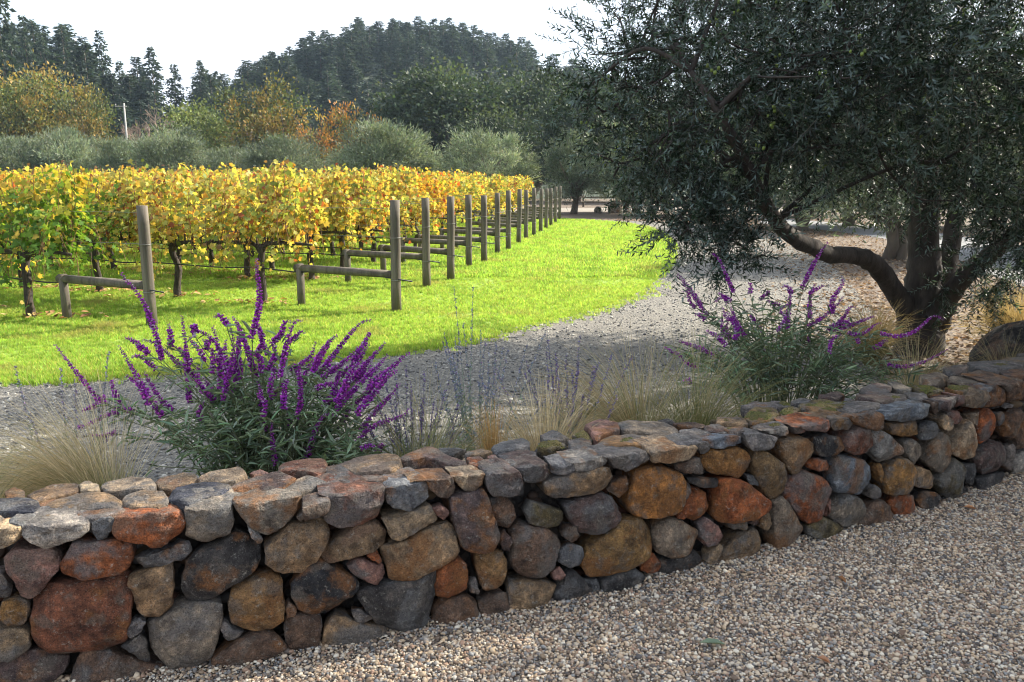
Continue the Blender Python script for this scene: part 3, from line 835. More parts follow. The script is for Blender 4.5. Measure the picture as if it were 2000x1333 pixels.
def gn_scatter(name, pts, scl, coll, tilt, label, cat):
    me = bpy.data.meshes.new(name)
    me.vertices.add(len(pts))
    me.vertices.foreach_set('co', np.ascontiguousarray(pts, dtype=np.float32).ravel())
    a = me.attributes.new('scl', 'FLOAT', 'POINT')
    a.data.foreach_set('value', np.ascontiguousarray(scl, dtype=np.float32))
    me.update()
    o = add(name, me, None, kind='stuff', label=label, cat=cat)
    g = bpy.data.node_groups.new(name, 'GeometryNodeTree')
    g.interface.new_socket('Geometry', in_out='INPUT', socket_type='NodeSocketGeometry')
    g.interface.new_socket('Geometry', in_out='OUTPUT', socket_type='NodeSocketGeometry')
    gi = g.nodes.new('NodeGroupInput'); go = g.nodes.new('NodeGroupOutput')
    ci = g.nodes.new('GeometryNodeCollectionInfo')
    ci.inputs['Collection'].default_value = coll
    ci.inputs['Separate Children'].default_value = True
    ci.inputs['Reset Children'].default_value = True
    ip = g.nodes.new('GeometryNodeInstanceOnPoints')
    ip.inputs['Pick Instance'].default_value = True
    rv = g.nodes.new('FunctionNodeRandomValue'); rv.data_type = 'FLOAT_VECTOR'
    rv.inputs[0].default_value = (-tilt, -tilt, 0.0)
    rv.inputs[1].default_value = (tilt, tilt, 6.2832)
    na = g.nodes.new('GeometryNodeInputNamedAttribute'); na.data_type = 'FLOAT'
    na.inputs['Name'].default_value = 'scl'
    g.links.new(gi.outputs[0], ip.inputs['Points'])
    g.links.new(ci.outputs[0], ip.inputs['Instance'])
    g.links.new(rv.outputs[0], ip.inputs['Rotation'])
    g.links.new(na.outputs[0], ip.inputs['Scale'])
    g.links.new(ip.outputs[0], go.inputs[0])
    md = o.modifiers.new('scatter', 'NODES')
    md.node_group = g
    return o

def ico():
    t = (1 + 5 ** 0.5) / 2
    v = norm(np.array([(-1, t, 0), (1, t, 0), (-1, -t, 0), (1, -t, 0), (0, -1, t), (0, 1, t), (0, -1, -t), (0, 1, -t), (t, 0, -1), (t, 0, 1), (-t, 0, -1), (-t, 0, 1)], float))
    f = np.array([(0, 11, 5), (0, 5, 1), (0, 1, 7), (0, 7, 10), (0, 10, 11), (1, 5, 9), (5, 11, 4), (11, 10, 2), (10, 7, 6), (7, 1, 8), (3, 9, 4), (3, 4, 2), (3, 2, 6), (3, 6, 8), (3, 8, 9), (4, 9, 5), (2, 4, 11), (6, 2, 10), (8, 6, 7), (9, 8, 1)])
    return v, f
IV, IF = ico()
def subdiv(v, f):
    v = [tuple(p) for p in v]; cache = {}; nf = []
    def mid(a, b):
        k = (min(a, b), max(a, b))
        if k not in cache:
            p = norm((np.array(v[a]) + np.array(v[b])) / 2); v.append(tuple(p)); cache[k] = len(v) - 1
        return cache[k]
    for a, b, c in f:
        ab, bc, ca = mid(a, b), mid(b, c), mid(c, a)
        nf += [(a, ab, ca), (b, bc, ab), (c, ca, bc), (ab, bc, ca)]
    return np.array(v), np.array(nf)
IV2, IF2 = subdiv(IV, IF)
IV3, IF3 = subdiv(IV2, IF2)

peb = []
for i in range(7):
    v = IV2.copy() * (1 + 0.22 * R.normal(size=(len(IV2), 1)) * 0.5)
    v = v * np.array([1.0, R.uniform(0.65, 0.95), R.uniform(0.5, 0.75)])
    peb.append(mesh_np('pebble', v, IF2, smooth=True))
M_PEB = pebble_material('pebble', [(0.483, 0.362, 0.237), (0.263, 0.189, 0.122), (0.609, 0.486, 0.347), (0.126, 0.097, 0.079), (0.378, 0.281, 0.205), (0.210, 0.183, 0.163), (0.525, 0.389, 0.263), (0.693, 0.616, 0.495), (0.168, 0.119, 0.085), (0.420, 0.368, 0.310), (0.336, 0.216, 0.148), (0.252, 0.249, 0.242), (0.546, 0.465, 0.364), (0.095, 0.087, 0.082)])
PEB = source_collection('pebble', peb, M_PEB)
sp = 0.0080
xx, yy = np.meshgrid(np.arange(-1.75, 4.4, sp), np.arange(1.55, 5.3, sp))
xx = xx + R.uniform(-0.5, 0.5, xx.shape) * sp * 1.2
yy = yy + R.uniform(-0.5, 0.5, yy.shape) * sp * 1.2
xx, yy = xx.ravel(), yy.ravel()
keep = (yy < wall_y(xx) + 0.05) & (np.abs(xx) < yy * 0.70 + 0.25)
px, py = xx[keep], yy[keep]
ps = np.clip(R.lognormal(math.log(0.0052), 0.32, len(px)), 0.003, 0.013)
drift = 0.012 * np.exp(-np.maximum(wall_y(px) - py, 0) / 0.05)
gn_scatter('pebbles', np.stack([px, py, 0.004 + ps * R.uniform(0.1, 0.8, len(px)) + drift], -1), ps, PEB, 0.5, 'tan and grey pea gravel spread in front of the stone wall', 'gravel')
# looser grey stones on the drive behind the wall
n = 60000
qx = R.uniform(-6, 7.5, n); qy = 3.2 + 20 * R.uniform(0, 1, n) ** 1.7
ok = in_poly(qx, qy, drive_poly) & (qy > wall_y(qx) + 0.42)
qx, qy = qx[ok], qy[ok]
qs = np.clip(R.lognormal(math.log(0.010), 0.35, len(qx)), 0.005, 0.024)
M_PEB2 = pebble_material('drive_stone', [(0.24, 0.23, 0.21), (0.13, 0.125, 0.12), (0.33, 0.31, 0.27), (0.18, 0.17, 0.155), (0.09, 0.088, 0.085), (0.46, 0.43, 0.37)])
PEB2 = source_collection('drive_stone', [p.copy() for p in peb], None)
for o in PEB2.objects:
    o.data.materials.clear(); o.data.materials.append(M_PEB2)
gn_scatter('drive_stones', np.stack([qx, qy, 0.010 + qs * 0.25], -1), qs, PEB2, 0.5, 'loose grey stones scattered over the curving drive', 'gravel')

# lawn grass tufts
def tuft(nb, h, spread, w):
    g = Geo()
    for i in range(nb):
        a = R.uniform(0, 2 * math.pi); r = spread * math.sqrt(R.uniform())
        b = np.array([math.cos(a) * r, math.sin(a) * r, 0])
        a2 = R.uniform(0, 2 * math.pi); L = h * R.uniform(0.55, 1.15); ln = R.uniform(0.1, 0.75) * L
        d = np.array([math.cos(a2), math.sin(a2), 0.0]); s = np.array([-d[1], d[0], 0]) * w * R.uniform(0.7, 1.3)
        m = b + d * ln * 0.3 + np.array([0, 0, L * 0.6]); t = b + d * ln + np.array([0, 0, L])
        k = R.uniform(0.75, 1.2)
        c = np.array((0.265, 0.44, 0.065)) * k if R.uniform() > 0.14 else np.array((0.44, 0.43, 0.12)) * k
        g.add([b - s, b + s, m + s * 0.8, m - s * 0.8, t], [(0, 1, 2), (0, 2, 3), (3, 2, 4)], c)
    return g.mesh('tuft')
TUFT = source_collection('tuft', [tuft(16, 0.055, 0.035, 0.0022) for _ in range(5)], M_GRASS)
TUFT2 = source_collection('coarse_tuft', [tuft(22, 0.06, 0.09, 0.0045) for _ in range(4)], M_GRASS)
def lawn_points(n, y0, y1, pw=1.0):
    yv = y0 + (y1 - y0) * R.uniform(0, 1, n) ** pw
    xv = R.uniform(-0.72, 0.34, n) * yv - 0.3
    ok = in_poly(xv, yv, [tuple(p) for p in lawn_poly])
    return xv[ok], yv[ok]
ax, ay = lawn_points(62000, 6.5, 15.0, 1.15)
# ragged fringe past the edge of the turf
ek = R.integers(0, 70, 4500); ef = R.uniform(0, 1, 4500)
ep = lawn_edge[ek] * (1 - ef)[:, None] + lawn_edge[ek + 1] * ef[:, None] + R.normal(size=(4500, 2)) * np.array([0.16, 0.11])
ax = np.concatenate([ax, ep[:, 0]]); ay = np.concatenate([ay, ep[:, 1]])
hz = np.array([mnoise.noise((a * 0.9, b * 0.9, 0)) for a, b in zip(ax, ay)])
gn_scatter('grass', np.stack([ax, ay, np.full(len(ax), 0.004)], -1), (0.85 + 0.5 * hz) * R.uniform(0.7, 1.25, len(ax)), TUFT, 0.15, 'bright green lawn grass in front of the vine rows', 'grass')
bx_, by_ = lawn_points(46000, 14.5, 42.0, 1.2)
gn_scatter('far_grass', np.stack([bx_, by_, np.full(len(bx_), 0.004)], -1), R.uniform(0.8, 1.5, len(bx_)), TUFT2, 0.15, 'bright green grass running between the far vine rows', 'grass')

# fallen leaves
def leaf_litter(L, c):
    v = np.array([(0, -0.5, 0), (0.28, -0.15, 0.08), (0.2, 0.25, 0.12), (0, 0.55, 0.02), (-0.22, 0.25, 0.1), (-0.28, -0.15, 0.06), (0, 0, 0.0)]) * L
    f = [(6, 0, 1), (6, 1, 2), (6, 2, 3), (6, 3, 4), (6, 4, 5), (6, 5, 0)]
    g = Geo(); g.add(v, f, c)
    return g.mesh('litter')
LIT = source_collection('litter', [leaf_litter(0.07, c) for c in ((0.22, 0.145, 0.085), (0.17, 0.105, 0.065), (0.28, 0.205, 0.125), (0.12, 0.08, 0.055), (0.33, 0.25, 0.17))], M_LITTER)
n = 26000
lx = R.uniform(3.0, 15.0, n); ly = 7.0 + 30 * R.uniform(0, 1, n) ** 1.4
ok = ~in_poly(lx, ly, drive_poly) & ~in_poly(lx, ly, road_poly) & ~in_poly(lx, ly, lawn_poly) & (lx < ly * 0.72 + 0.8)
de = curve_pts(DRIVE_RIGHT); ei = R.integers(0, len(de), 4200)
ee = de[ei] + R.normal(size=(4200, 2)) * np.array([0.55, 0.4]) - np.array([0.15, 0.0])
lx = np.concatenate([lx[ok], ee[:, 0]]); ly = np.concatenate([ly[ok], ee[:, 1]])
gn_scatter('leaf_litter', np.stack([lx, ly, R.uniform(0.012, 0.022, len(lx))], -1), R.uniform(0.5, 1.3, len(lx)), LIT, 0.5, 'brown fallen leaves lying under the olive trees', 'leaf litter')

# ------------------------------------------------------------------ dry stone wall
STONE_COL = {
 'rust': (0.27, 0.083, 0.028), 'orange': (0.33, 0.135, 0.035), 'ochre': (0.26, 0.135, 0.045), 'tan': (0.255, 0.17, 0.098), 'tanlight': (0.36, 0.27, 0.18),
 'cream': (0.50, 0.38, 0.24), 'brown': (0.135, 0.083, 0.056), 'brownochre': (0.215, 0.122, 0.052), 'redbrown': (0.165, 0.066, 0.038), 'purple': (0.105, 0.07, 0.062),
 'grey': (0.15, 0.135, 0.128), 'greylight': (0.27, 0.25, 0.225), 'tangrey': (0.205, 0.165, 0.125), 'bluegrey': (0.165, 0.175, 0.19), 'bluedark': (0.045, 0.048, 0.066),
 'dark': (0.052, 0.048, 0.047), 'black': (0.028, 0.028, 0.031), 'pink': (0.235, 0.125, 0.098), 'olive': (0.105, 0.083, 0.04), 'moss': (0.13, 0.10, 0.045)}
wX = np.linspace(-6, 9, 30001)
wS = np.concatenate([[0], np.cumsum(np.sqrt(np.diff(wX) ** 2 + np.diff(wall_y(wX)) ** 2))])
wS = wS - np.interp(0, wX, wS)
def wall_frame(s):
    x = float(np.interp(s, wS, wX))
    t = np.array([1.0, 2 * KW[0] * x + KW[1]]); t /= np.linalg.norm(t)
    return x, wall_y(x), math.atan2(t[1], t[0]), t

def outline(poly, n=34, round_=0.55):
    P = np.array(poly, float).reshape(-1, 2)
    c = P.mean(0)
    # even samples of straight edges blended with a smooth curve
    Q = np.vstack([P, P[:1]])
    L = np.concatenate([[0], np.cumsum(np.linalg.norm(np.diff(Q, axis=0), axis=1))])
    u = np.linspace(0, L[-1], n, endpoint=False)
    S = np.stack([np.interp(u, L, Q[:, 0]), np.interp(u, L, Q[:, 1])], -1)
    for _ in range(1):
        S = S * (1 - round_ * 0.5) + (np.roll(S, 1, 0) + np.roll(S, -1, 0)) * 0.25 * round_
    return S - c, c

def stone_mesh(S, rings, centre_d, facets, seed, amp=0.006, face=True, ztop=None):
    """S = outline (n,2) in metres; rings = (scale, depth towards the viewer)"""
    n = len(S)
    rr = np.random.default_rng(seed)
    size = math.sqrt(abs(0.5 * np.sum(S[:, 0] * np.roll(S[:, 1], -1) - S[:, 1] * np.roll(S[:, 0], -1))))
    k = float(np.clip(size / 0.17, 0.45, 1.35))
    V = [np.column_stack([S * sc, np.full(n, d * k)]) for sc, d in rings]
    V.append(np.array([[0, 0, centre_d * k]]))
    V.append(np.array([[0, 0, rings[0][1] * k]]))
    V = np.concatenate(V)
    # broken facets
    for _ in range(facets):
        nrm = norm(np.array([rr.normal() * 0.5, rr.normal() * 0.5, 1.0]))
        dd = V @ nrm
        lim = dd.max() * rr.uniform(0.78, 0.96)
        over = np.maximum(dd - lim, 0) * (V[:, 2] > rings[0][1] * k * 0.3)
        V = V - over[:, None] * nrm * 0.95
    if ztop is not None:   # upper course: worn flat bed at the top of the wall
        V[:, 1] = np.where(V[:, 1] > ztop, ztop + (V[:, 1] - ztop) * 0.12, V[:, 1])
    out = np.empty_like(V)
    off = Vector((seed * 3.7, seed * 1.3, seed * 0.7))
    for i, p in enumerate(V):
        q = Vector(p)
        d = mnoise.noise_vector(q * 9.0 + off) * amp * 0.9 + mnoise.noise_vector(q * 26.0 + off) * amp * 0.8 + mnoise.noise_vector(q * 65.0 + off) * amp * 0.5
        out[i] = p + np.array(d)
    F = []
    m = len(rings)
    for r in range(m - 1):
        for j in range(n):
            a, b = r * n + j, r * n + (j + 1) % n
            F += [(a, b, b + n), (a, b + n, a + n)]
    c, bk = m * n, m * n + 1
    for j in range(n):
        k2 = (j + 1) % n
        F += [((m - 1) * n + j, (m - 1) * n + k2, c), (bk, k2, j)]
    F = np.array(F)
    if face:   # local: x along wall, y into wall, z up
        out = np.stack([out[:, 0], -out[:, 2], out[:, 1]], -1)
    me = mesh_np('stone', out, F, smooth=True)
    me.set_sharp_from_angle(angle=math.radians(30))
    return me

wall = thing('stone_wall', (0, wall_y(0), 0), 'low curving dry stone wall of mixed rust, tan and grey fieldstones', 'stone wall')
WINV = Matrix.Translation((0, -wall_y(0), 0))
def place_stone(me, loc, rz, colour, tilt=(0, 0)):
    o = add('stone', me, M_STONE, wall)
    o.location = (loc[0], loc[1] - wall_y(0), loc[2])
    o.rotation_euler = (tilt[0], tilt[1], rz)
    j = 1 + 0.10 * R.normal()
    w = 0.04 * R.normal()
    o.color = (colour[0] * j * (1 + w), colour[1] * j, colour[2] * j * (1 - w), 1.0)
    return o

FACE_RINGS = [(0.55, -0.16), (0.82, -0.11), (0.94, -0.055), (0.985, -0.03), (1.0, -0.014), (0.999, -0.004), (0.994, 0.006), (0.979, 0.014), (0.95, 0.0195), (0.87, 0.0235), (0.74, 0.027), (0.58, 0.030), (0.42, 0.031), (0.26, 0.031), (0.1, 0.031)]
TOP_RINGS = [(0.88, -0.20), (0.95, -0.15), (0.98, -0.08), (0.99, -0.035), (1.0, -0.014), (0.999, -0.004), (0.994, 0.006), (0.979, 0.014), (0.95, 0.0195), (0.87, 0.0235), (0.74, 0.027), (0.58, 0.030), (0.42, 0.031), (0.26, 0.031), (0.1, 0.031)]
CAP_RINGS = [(0.80, -0.075), (0.96, -0.055), (1.0, -0.03), (0.998, -0.010), (0.985, 0.002), (0.94, 0.008), (0.82, 0.010), (0.66, 0.011), (0.48, 0.011), (0.3, 0.011), (0.15, 0.011)]
seed = 0
face_boxes = []
for cls, pl in FACE_STONES:
    P = np.array(pl, float).reshape(-1, 2) / 1000.0
    seed += 1
    S, c = outline(P, 50, 0.4)
    S = S * 1.03
    x, y, a, t = wall_frame(c[0])
    nout = np.array([t[1], -t[0]])
    top = P[:, 1].max() > 0.50
    me = stone_mesh(S, TOP_RINGS if top else FACE_RINGS, 0.031, 9, seed, 0.0075, True, (0.598 - c[1]) if top else None)
    jut = 0.005 + R.normal() * 0.008
    place_stone(me, (x + nout[0] * jut, y + nout[1] * jut, c[1]), a, STONE_COL[cls], (R.normal() * 0.05, R.normal() * 0.02))
    face_boxes.append((P[:, 0].min(), P[:, 0].max(), P[:, 1].min(), P[:, 1].max()))
moss = Geo()
def add_moss(Sx, x, y, a, z, scale):
    r = math.cos(a), math.sin(a)
    n = len(Sx)
    V = []; rings = [0.0, 0.2, 0.4, 0.6, 0.75, 0.88, 1.0]
    for q in rings[1:]:
        for p in Sx:
            p = p * q * scale * (1 + 0.30 * mnoise.noise((p[0] * 25 + x * 9, p[1] * 25 + y * 9, 2.0)))
            wx, wy = x + p[0] * r[0] - p[1] * r[1], y + p[0] * r[1] + p[1] * r[0] - wall_y(0)
            h = 0.006 * math.sqrt(max(0.0, 1 - q ** 3)) - 0.010 * q ** 6 + 0.007 * mnoise.noise((wx * 60, wy * 60, 1.0)) + 0.004 * mnoise.noise((wx * 140, wy * 140, 5.0)) + 0.012 * mnoise.noise((wx * 17, wy * 17, 3.0))
            V.append((wx, wy, z + h))
    F = []
    for k in range(len(rings) - 2):
        for j in range(n):
            p0, p1 = k * n + j, k * n + (j + 1) % n
            F += [(p0, p0 + n, p1 + n), (p0, p1 + n, p1)]
    V.append((x, y - wall_y(0), z + 0.006))
    F += [(len(V) - 1, j, (j + 1) % n) for j in range(n)]
    moss.add(V, F, (0.1, 0.1, 0.02))
for cls, pl in CAP_STONES:
    P = np.array(pl, float).reshape(-1, 2) / 1000.0
    seed += 1
    # wall coordinates to plan
    W = []
    for s, q in P:
        x, y, a, t = wall_frame(s)
        W.append((x - t[1] * q, y + t[0] * q))
    W = np.array(W); c0 = W.mean(0)
    x, y, a, t = wall_frame(P[:, 0].mean())
    D = W - c0
    L2 = np.stack([D @ t, D @ np.array([-t[1], t[0]])], -1)
    if np.sum(L2[:, 0] * np.roll(L2[:, 1], -1) - L2[:, 1] * np.roll(L2[:, 0], -1)) < 0: L2 = L2[::-1]
    S, c = outline(L2, 34, 0.7)
    S = S * 1.09
    me = stone_mesh(S, CAP_RINGS, 0.011, 2, seed, 0.005, face=False)
    zc = 0.594 + R.normal() * 0.005
    place_stone(me, (c0[0], c0[1], zc), a, STONE_COL[cls], (R.normal() * 0.03, R.normal() * 0.03))
    if cls == 'moss': add_moss(S, c0[0], c0[1], a, zc + 0.008, 0.92)
    elif cls in ('grey', 'brownochre') and c0[0] > 0.0 and R.uniform() < 0.5: add_moss(S, c0[0] + 0.02, c0[1], a, zc + 0.007, 0.5)
# the wall goes on past both ends of the picture
def rough_run(s0, s1):
    global seed
    s = s0
    while s < s1:
        w = R.uniform(0.16, 0.30)
        z = 0.0
        while z < 0.52:
            h = min(R.uniform(0.12, 0.22), 0.60 - z)
            a0 = np.linspace(0, 2 * math.pi, 11)[:-1]
            pl = np.stack([np.cos(a0) * w * 0.52, np.sin(a0) * h * 0.54], -1) * R.uniform(0.85, 1.12, (10, 1))
            seed += 1
            S, c = outline(pl, 24, 0.5)
            x, y, a, t = wall_frame(s + w / 2 + R.normal() * 0.02)
            place_stone(stone_mesh(S, TOP_RINGS, 0.055, 4, seed), (x, y, z + h / 2), a, STONE_COL[random.choice(['rust', 'tan', 'brown', 'grey', 'tangrey', 'dark', 'ochre', 'purple'])])
            z += h
        for q in (0.12, 0.27):
            a0 = np.linspace(0, 2 * math.pi, 9)[:-1]
            pl = np.stack([np.cos(a0) * w * 0.55, np.sin(a0) * 0.10], -1) * R.uniform(0.8, 1.15, (8, 1))
            seed += 1
            S, c = outline(pl, 20, 0.5)
            x, y, a, t = wall_frame(s + w / 2)
            place_stone(stone_mesh(S, CAP_RINGS, 0.011, 2, seed, 0.005, face=False), (x - t[1] * q, y + t[0] * q, 0.59), a, STONE_COL[random.choice(['tan', 'brown', 'grey', 'tangrey', 'purple'])])
        s += w
rough_run(-2.9, -1.95)
rough_run(3.62, 4.9)
# back of the wall, seen only from above and behind
for i in range(34):
    s = -2.6 + i * 0.21
    for z, h in ((0.14, 0.28), (0.40, 0.26)):
        a0 = np.linspace(0, 2 * math.pi, 10)[:-1]
        pl = np.stack([np.cos(a0) * 0.115, np.sin(a0) * h * 0.52], -1) * R.uniform(0.85, 1.12, (9, 1))
        seed += 1
        S, c = outline(pl, 16, 0.5)
        x, y, a, t = wall_frame(s)
        place_stone(stone_mesh(S, FACE_RINGS[1:], 0.055, 2, seed), (x - t[1] * 0.40, y + t[0] * 0.40, z), a + math.pi, STONE_COL[random.choice(['tan', 'brown', 'grey', 'tangrey', 'dark'])])
# packed rubble inside
M_CORE = ground_material('packed_rubble', [(0.05, 0.042, 0.036), (0.075, 0.06, 0.05), (0.035, 0.03, 0.028)], 40.0, 0.6, 0.02)  # rubble coloured extra dark to paint in the shade between stones
core = Geo()
ss = np.linspace(-2.9, 4.9, 60)
prof = [(0.15, 0.0), (0.15, 0.50), (0.19, 0.535), (0.33, 0.535), (0.36, 0.50), (0.36, 0.0)]
cv = []
for s in ss:
    x, y, a, t = wall_frame(s)
    cv += [(x - t[1] * q, y + t[0] * q - wall_y(0), z) for q, z in prof]
cf = []
k = len(prof)
for i in range(len(ss) - 1):
    for j in range(k - 1):
        a0 = i * k + j
        cf += [(a0, a0 + k, a0 + k + 1), (a0, a0 + k + 1, a0 + 1)]
core.add(cv, cf)
add('rubble_core', core.mesh('rubble_core'), M_CORE, wall)
ch = Geo()
for i in range(380):
    s = R.uniform(-1.95, 3.6); z = R.uniform(0.02, 0.52)
    x, y, a, t = wall_frame(s)
    q = R.uniform(0.10, 0.14)
    r = R.uniform(0.018, 0.042)
    v = IV2 * R.uniform(0.75, 1.2, (len(IV2), 1)) * np.array([1.0, 0.8, R.uniform(0.5, 0.9)]) * r
    c = np.array(STONE_COL[random.choice(['brown', 'dark', 'grey', 'tan', 'purple', 'redbrown'])]) * 0.55  # stone tones darkened, putting the shade of the gaps into the colour
    ch.add(v + np.array([x - t[1] * q, y + t[0] * q - wall_y(0), z]), IF2, c)
m, nt, out = mat_new('chinking_stone')
at = nt.nodes.new('ShaderNodeAttribute'); at.attribute_name = 'col'
p = N(nt, 'ShaderNodeBsdfPrincipled', Roughness=0.9)
nt.links.new(at.outputs['Color'], p.inputs['Base Color'])
nt.links.new(p.outputs['BSDF'], out.inputs['Surface'])
M_VCOL = m
add('chinking', ch.mesh('chinking', True), M_VCOL, wall, kind='stuff')
M_MOSS = ground_material('cushion_moss', [(0.085, 0.095, 0.014), (0.12, 0.125, 0.02), (0.15, 0.13, 0.03), (0.07, 0.075, 0.018)], 160.0, 1.0, 0.012, (0.13, 0.095, 0.035), 14.0)
add('moss', moss.mesh('moss', True), M_MOSS, wall, kind='stuff')

# ------------------------------------------------------------------ leaf templates (local +Y = leaf axis, +Z = upper side)
LANCE_V = np.array([(0, 0, 0), (0.5, 0.35, 0.06), (0, 0.4, -0.02), (-0.5, 0.35, 0.06), (0.32, 0.72, 0.02), (-0.32, 0.72, 0.02), (0, 1.0, -0.10)])
LANCE_F = np.array([(0, 1, 2), (0, 2, 3), (2, 1, 4), (3, 2, 5), (2, 4, 6), (2, 6, 5)])
KITE_V = np.array([(0, 0, 0), (0.5, 0.45, 0.05), (0, 1, 0), (-0.5, 0.45, 0.05)])
KITE_F = np.array([(0, 1, 2), (0, 2, 3)])
VINE_V = np.array([(0, 0.36, 0.0), (0, 0.02, 0.02), (0.26, -0.12, -0.04), (0.52, 0.06, -0.08), (0.40, 0.30, 0.03), (0.56, 0.62, -0.06), (0.21, 0.62, 0.04), (0, 1.0, -0.08), (-0.21, 0.62, 0.04), (-0.56, 0.62, -0.06), (-0.40, 0.30, 0.03), (-0.52, 0.06, -0.08), (-0.26, -0.12, -0.04)])
VINE_F = np.array([(0, i, i + 1) for i in range(1, 12)] + [(0, 12, 1)])

def leaves(geo, T, d, L, W, col, TV=LANCE_V, TF=LANCE_F, up=None):
    """many leaves at T pointing along d"""
    n = len(T)
    Mx = frames(d, up)
    L = np.broadcast_to(np.asarray(L, float), (n,)); W = np.broadcast_to(np.asarray(W, float), (n,))
    S = np.stack([W, L, L], -1)
    Mx = Mx * S[:, None, :]
    V, F, C = scatter(TV, TF, Mx, T, np.broadcast_to(col, (n, 3)))
    geo.add(V, F, C)

def jitter_col(c, n, s=0.2, hue=0.08):
    c = np.asarray(c, float)
    return np.clip(c[None, :] * (1 + s * R.normal(size=(n, 1))) * (1 + hue * R.normal(size=(n, 3))), 0.004, 0.9)

# ------------------------------------------------------------------ purple sage
FL_V = np.array([(0, 0, 0), (0.5, 0.45, 0), (0, 0.45, 0.5), (-0.5, 0.45, 0), (0, 0.45, -0.5), (0, 1, 0)])
FL_F = np.array([(0, 2, 1), (0, 3, 2), (0, 4, 3), (0, 1, 4), (5, 1, 2), (5, 2, 3), (5, 3, 4), (5, 4, 1)])

def flower_spike(pts, thick, pale):
    tip, mid, base = [np.array(p) for p in (pts[0:3], pts[3:6], pts[6:9])]
    base = base + (base - mid) * 0.35
    P = smooth_path([base, mid, tip], 40)
    wob = R.normal(size=3) * 0.012
    P = P + np.sin(np.linspace(0, math.pi * R.uniform(1.0, 2.2), 40))[:, None] * wob
    P[:, 2] -= np.linspace(0, 1, 40) ** 5 * R.uniform(0.0, 0.035)
    seg = np.linalg.norm(np.diff(P, axis=0), axis=1); L = seg.sum()
    cum = np.concatenate([[0], np.cumsum(seg)]) / L
    g = Geo()
    v, f = tube(P[::4], np.linspace(0.0028, 0.0012, len(P[::4])), 4, False)
    g.add(v, f, (0.20, 0.06, 0.20))
    nw = max(4, int(L / 0.014))
    T, D, C, LL = [], [], [], []
    for w in range(nw):
        u = (w + 0.3) / nw
        p = np.array([np.interp(u, cum, P[:, k]) for k in range(3)])
        t = norm(np.array([np.interp(min(u + 0.05, 1), cum, P[:, k]) - np.interp(max(u - 0.05, 0), cum, P[:, k]) for k in range(3)]))
        e1 = norm(np.cross(t, (0.3, 0.5, 0.8))); e2 = np.cross(t, e1)
        taper = 1.0 - 0.62 * max(0, (u - 0.35) / 0.65) ** 1.1
        nf = 8 if taper > 0.6 else 6
        a0 = R.uniform(0, 6.28)
        for k in range(nf):
            a = a0 + k * 6.283 / nf + R.normal() * 0.2
            out = e1 * math.cos(a) + e2 * math.sin(a)
            d = norm(out * R.uniform(0.8, 1.2) + t * R.uniform(0.1, 0.7) + np.array([0, 0, -0.12]))
            T.append(p + out * 0.002 + t * R.normal() * 0.003); D.append(d); LL.append(thick * taper * R.uniform(0.75, 1.2))
            if R.uniform() < pale:
                C.append((0.62, 0.50, 0.66))
            else:
                C.append(np.array((0.34, 0.045, 0.42)) * R.uniform(0.6, 1.5) if R.uniform() > 0.22 else np.array((0.54, 0.10, 0.50)) * R.uniform(0.7, 1.3))
    LL = np.array(LL)
    leaves(g, np.array(T), np.array(D), LL, LL * 0.44, np.array(C), FL_V, FL_F)
    return g.mesh('flower_spike')

def sage_plant(root, spikes, box, nstem, nleaf, label, thick, pale, green):
    t = thing('purple_sage', root, label, 'flowering plant')
    rt = np.array(root)
    fol = Geo()
    ends = []
    stems = Geo()
    for s in spikes:
        o = add('flower_spike', flower_spike(np.array(s) - np.tile(rt, 3), thick * R.uniform(0.85, 1.2), pale), M_PETAL, t)
        ends.append(np.array(s[6:9]) - rt)
    x0, x1, y0, y1, z0, z1 = box
    for _ in range(nstem):
        a = R.uniform(0, 1)
        x = x0 + (x1 - x0) * a
        hump = 1 - 0.45 * abs(2 * a - 1) ** 2
        ends.append(np.array([x, R.uniform(y0, y1), z0 + (z1 - z0) * hump * R.uniform(0.55, 1.0)]) - rt)
    T, D, U = [], [], []
    per = nleaf // len(ends)
    for e in ends:
        b = np.array([e[0] * 0.22 + R.normal() * 0.07, e[1] * 0.3 + R.normal() * 0.06, 0.0])
        m = b * 0.45 + e * 0.55 + np.array([-e[0] * 0.12, 0, 0.10])
        P = smooth_path([b, m, e], 12)
        v, f = tube(P, np.linspace(0.0045, 0.002, 12), 4, False)
        stems.add(v, f, (0.13, 0.15, 0.07))
        u = R.uniform(0.22, 1.0, per) ** 0.8
        p = np.stack([np.interp(u * 11, np.arange(12), P[:, k]) for k in range(3)], -1)
        tan = norm(e - b)
        out = norm(R.normal(size=(per, 3)) * np.array([1, 1, 0.45]))
        T.append(p + R.normal(size=(per, 3)) * 0.012)
        D.append(norm(out + tan * 0.45 + np.array([0, 0, -0.25]) * R.uniform(0, 1.6, (per, 1))))
    T = np.concatenate(T); D = np.concatenate(D); n = len(T)
    up = np.array([0, 0, 1.0]) + R.normal(size=(n, 3)) * 0.5
    L = R.uniform(0.05, 0.105, n)
    c = jitter_col(green, n, 0.28, 0.07)
    pale_i = R.uniform(size=n) < 0.12
    c[pale_i] = jitter_col((0.20, 0.25, 0.16), pale_i.sum(), 0.15)
    leaves(fol, T, D, L, L * 0.145, c, up=up)
    add('stems', stems.mesh('stems'), M_VCOL, t)
    add('foliage', fol.mesh('foliage'), M_SAGE_LEAF, t)
    return t

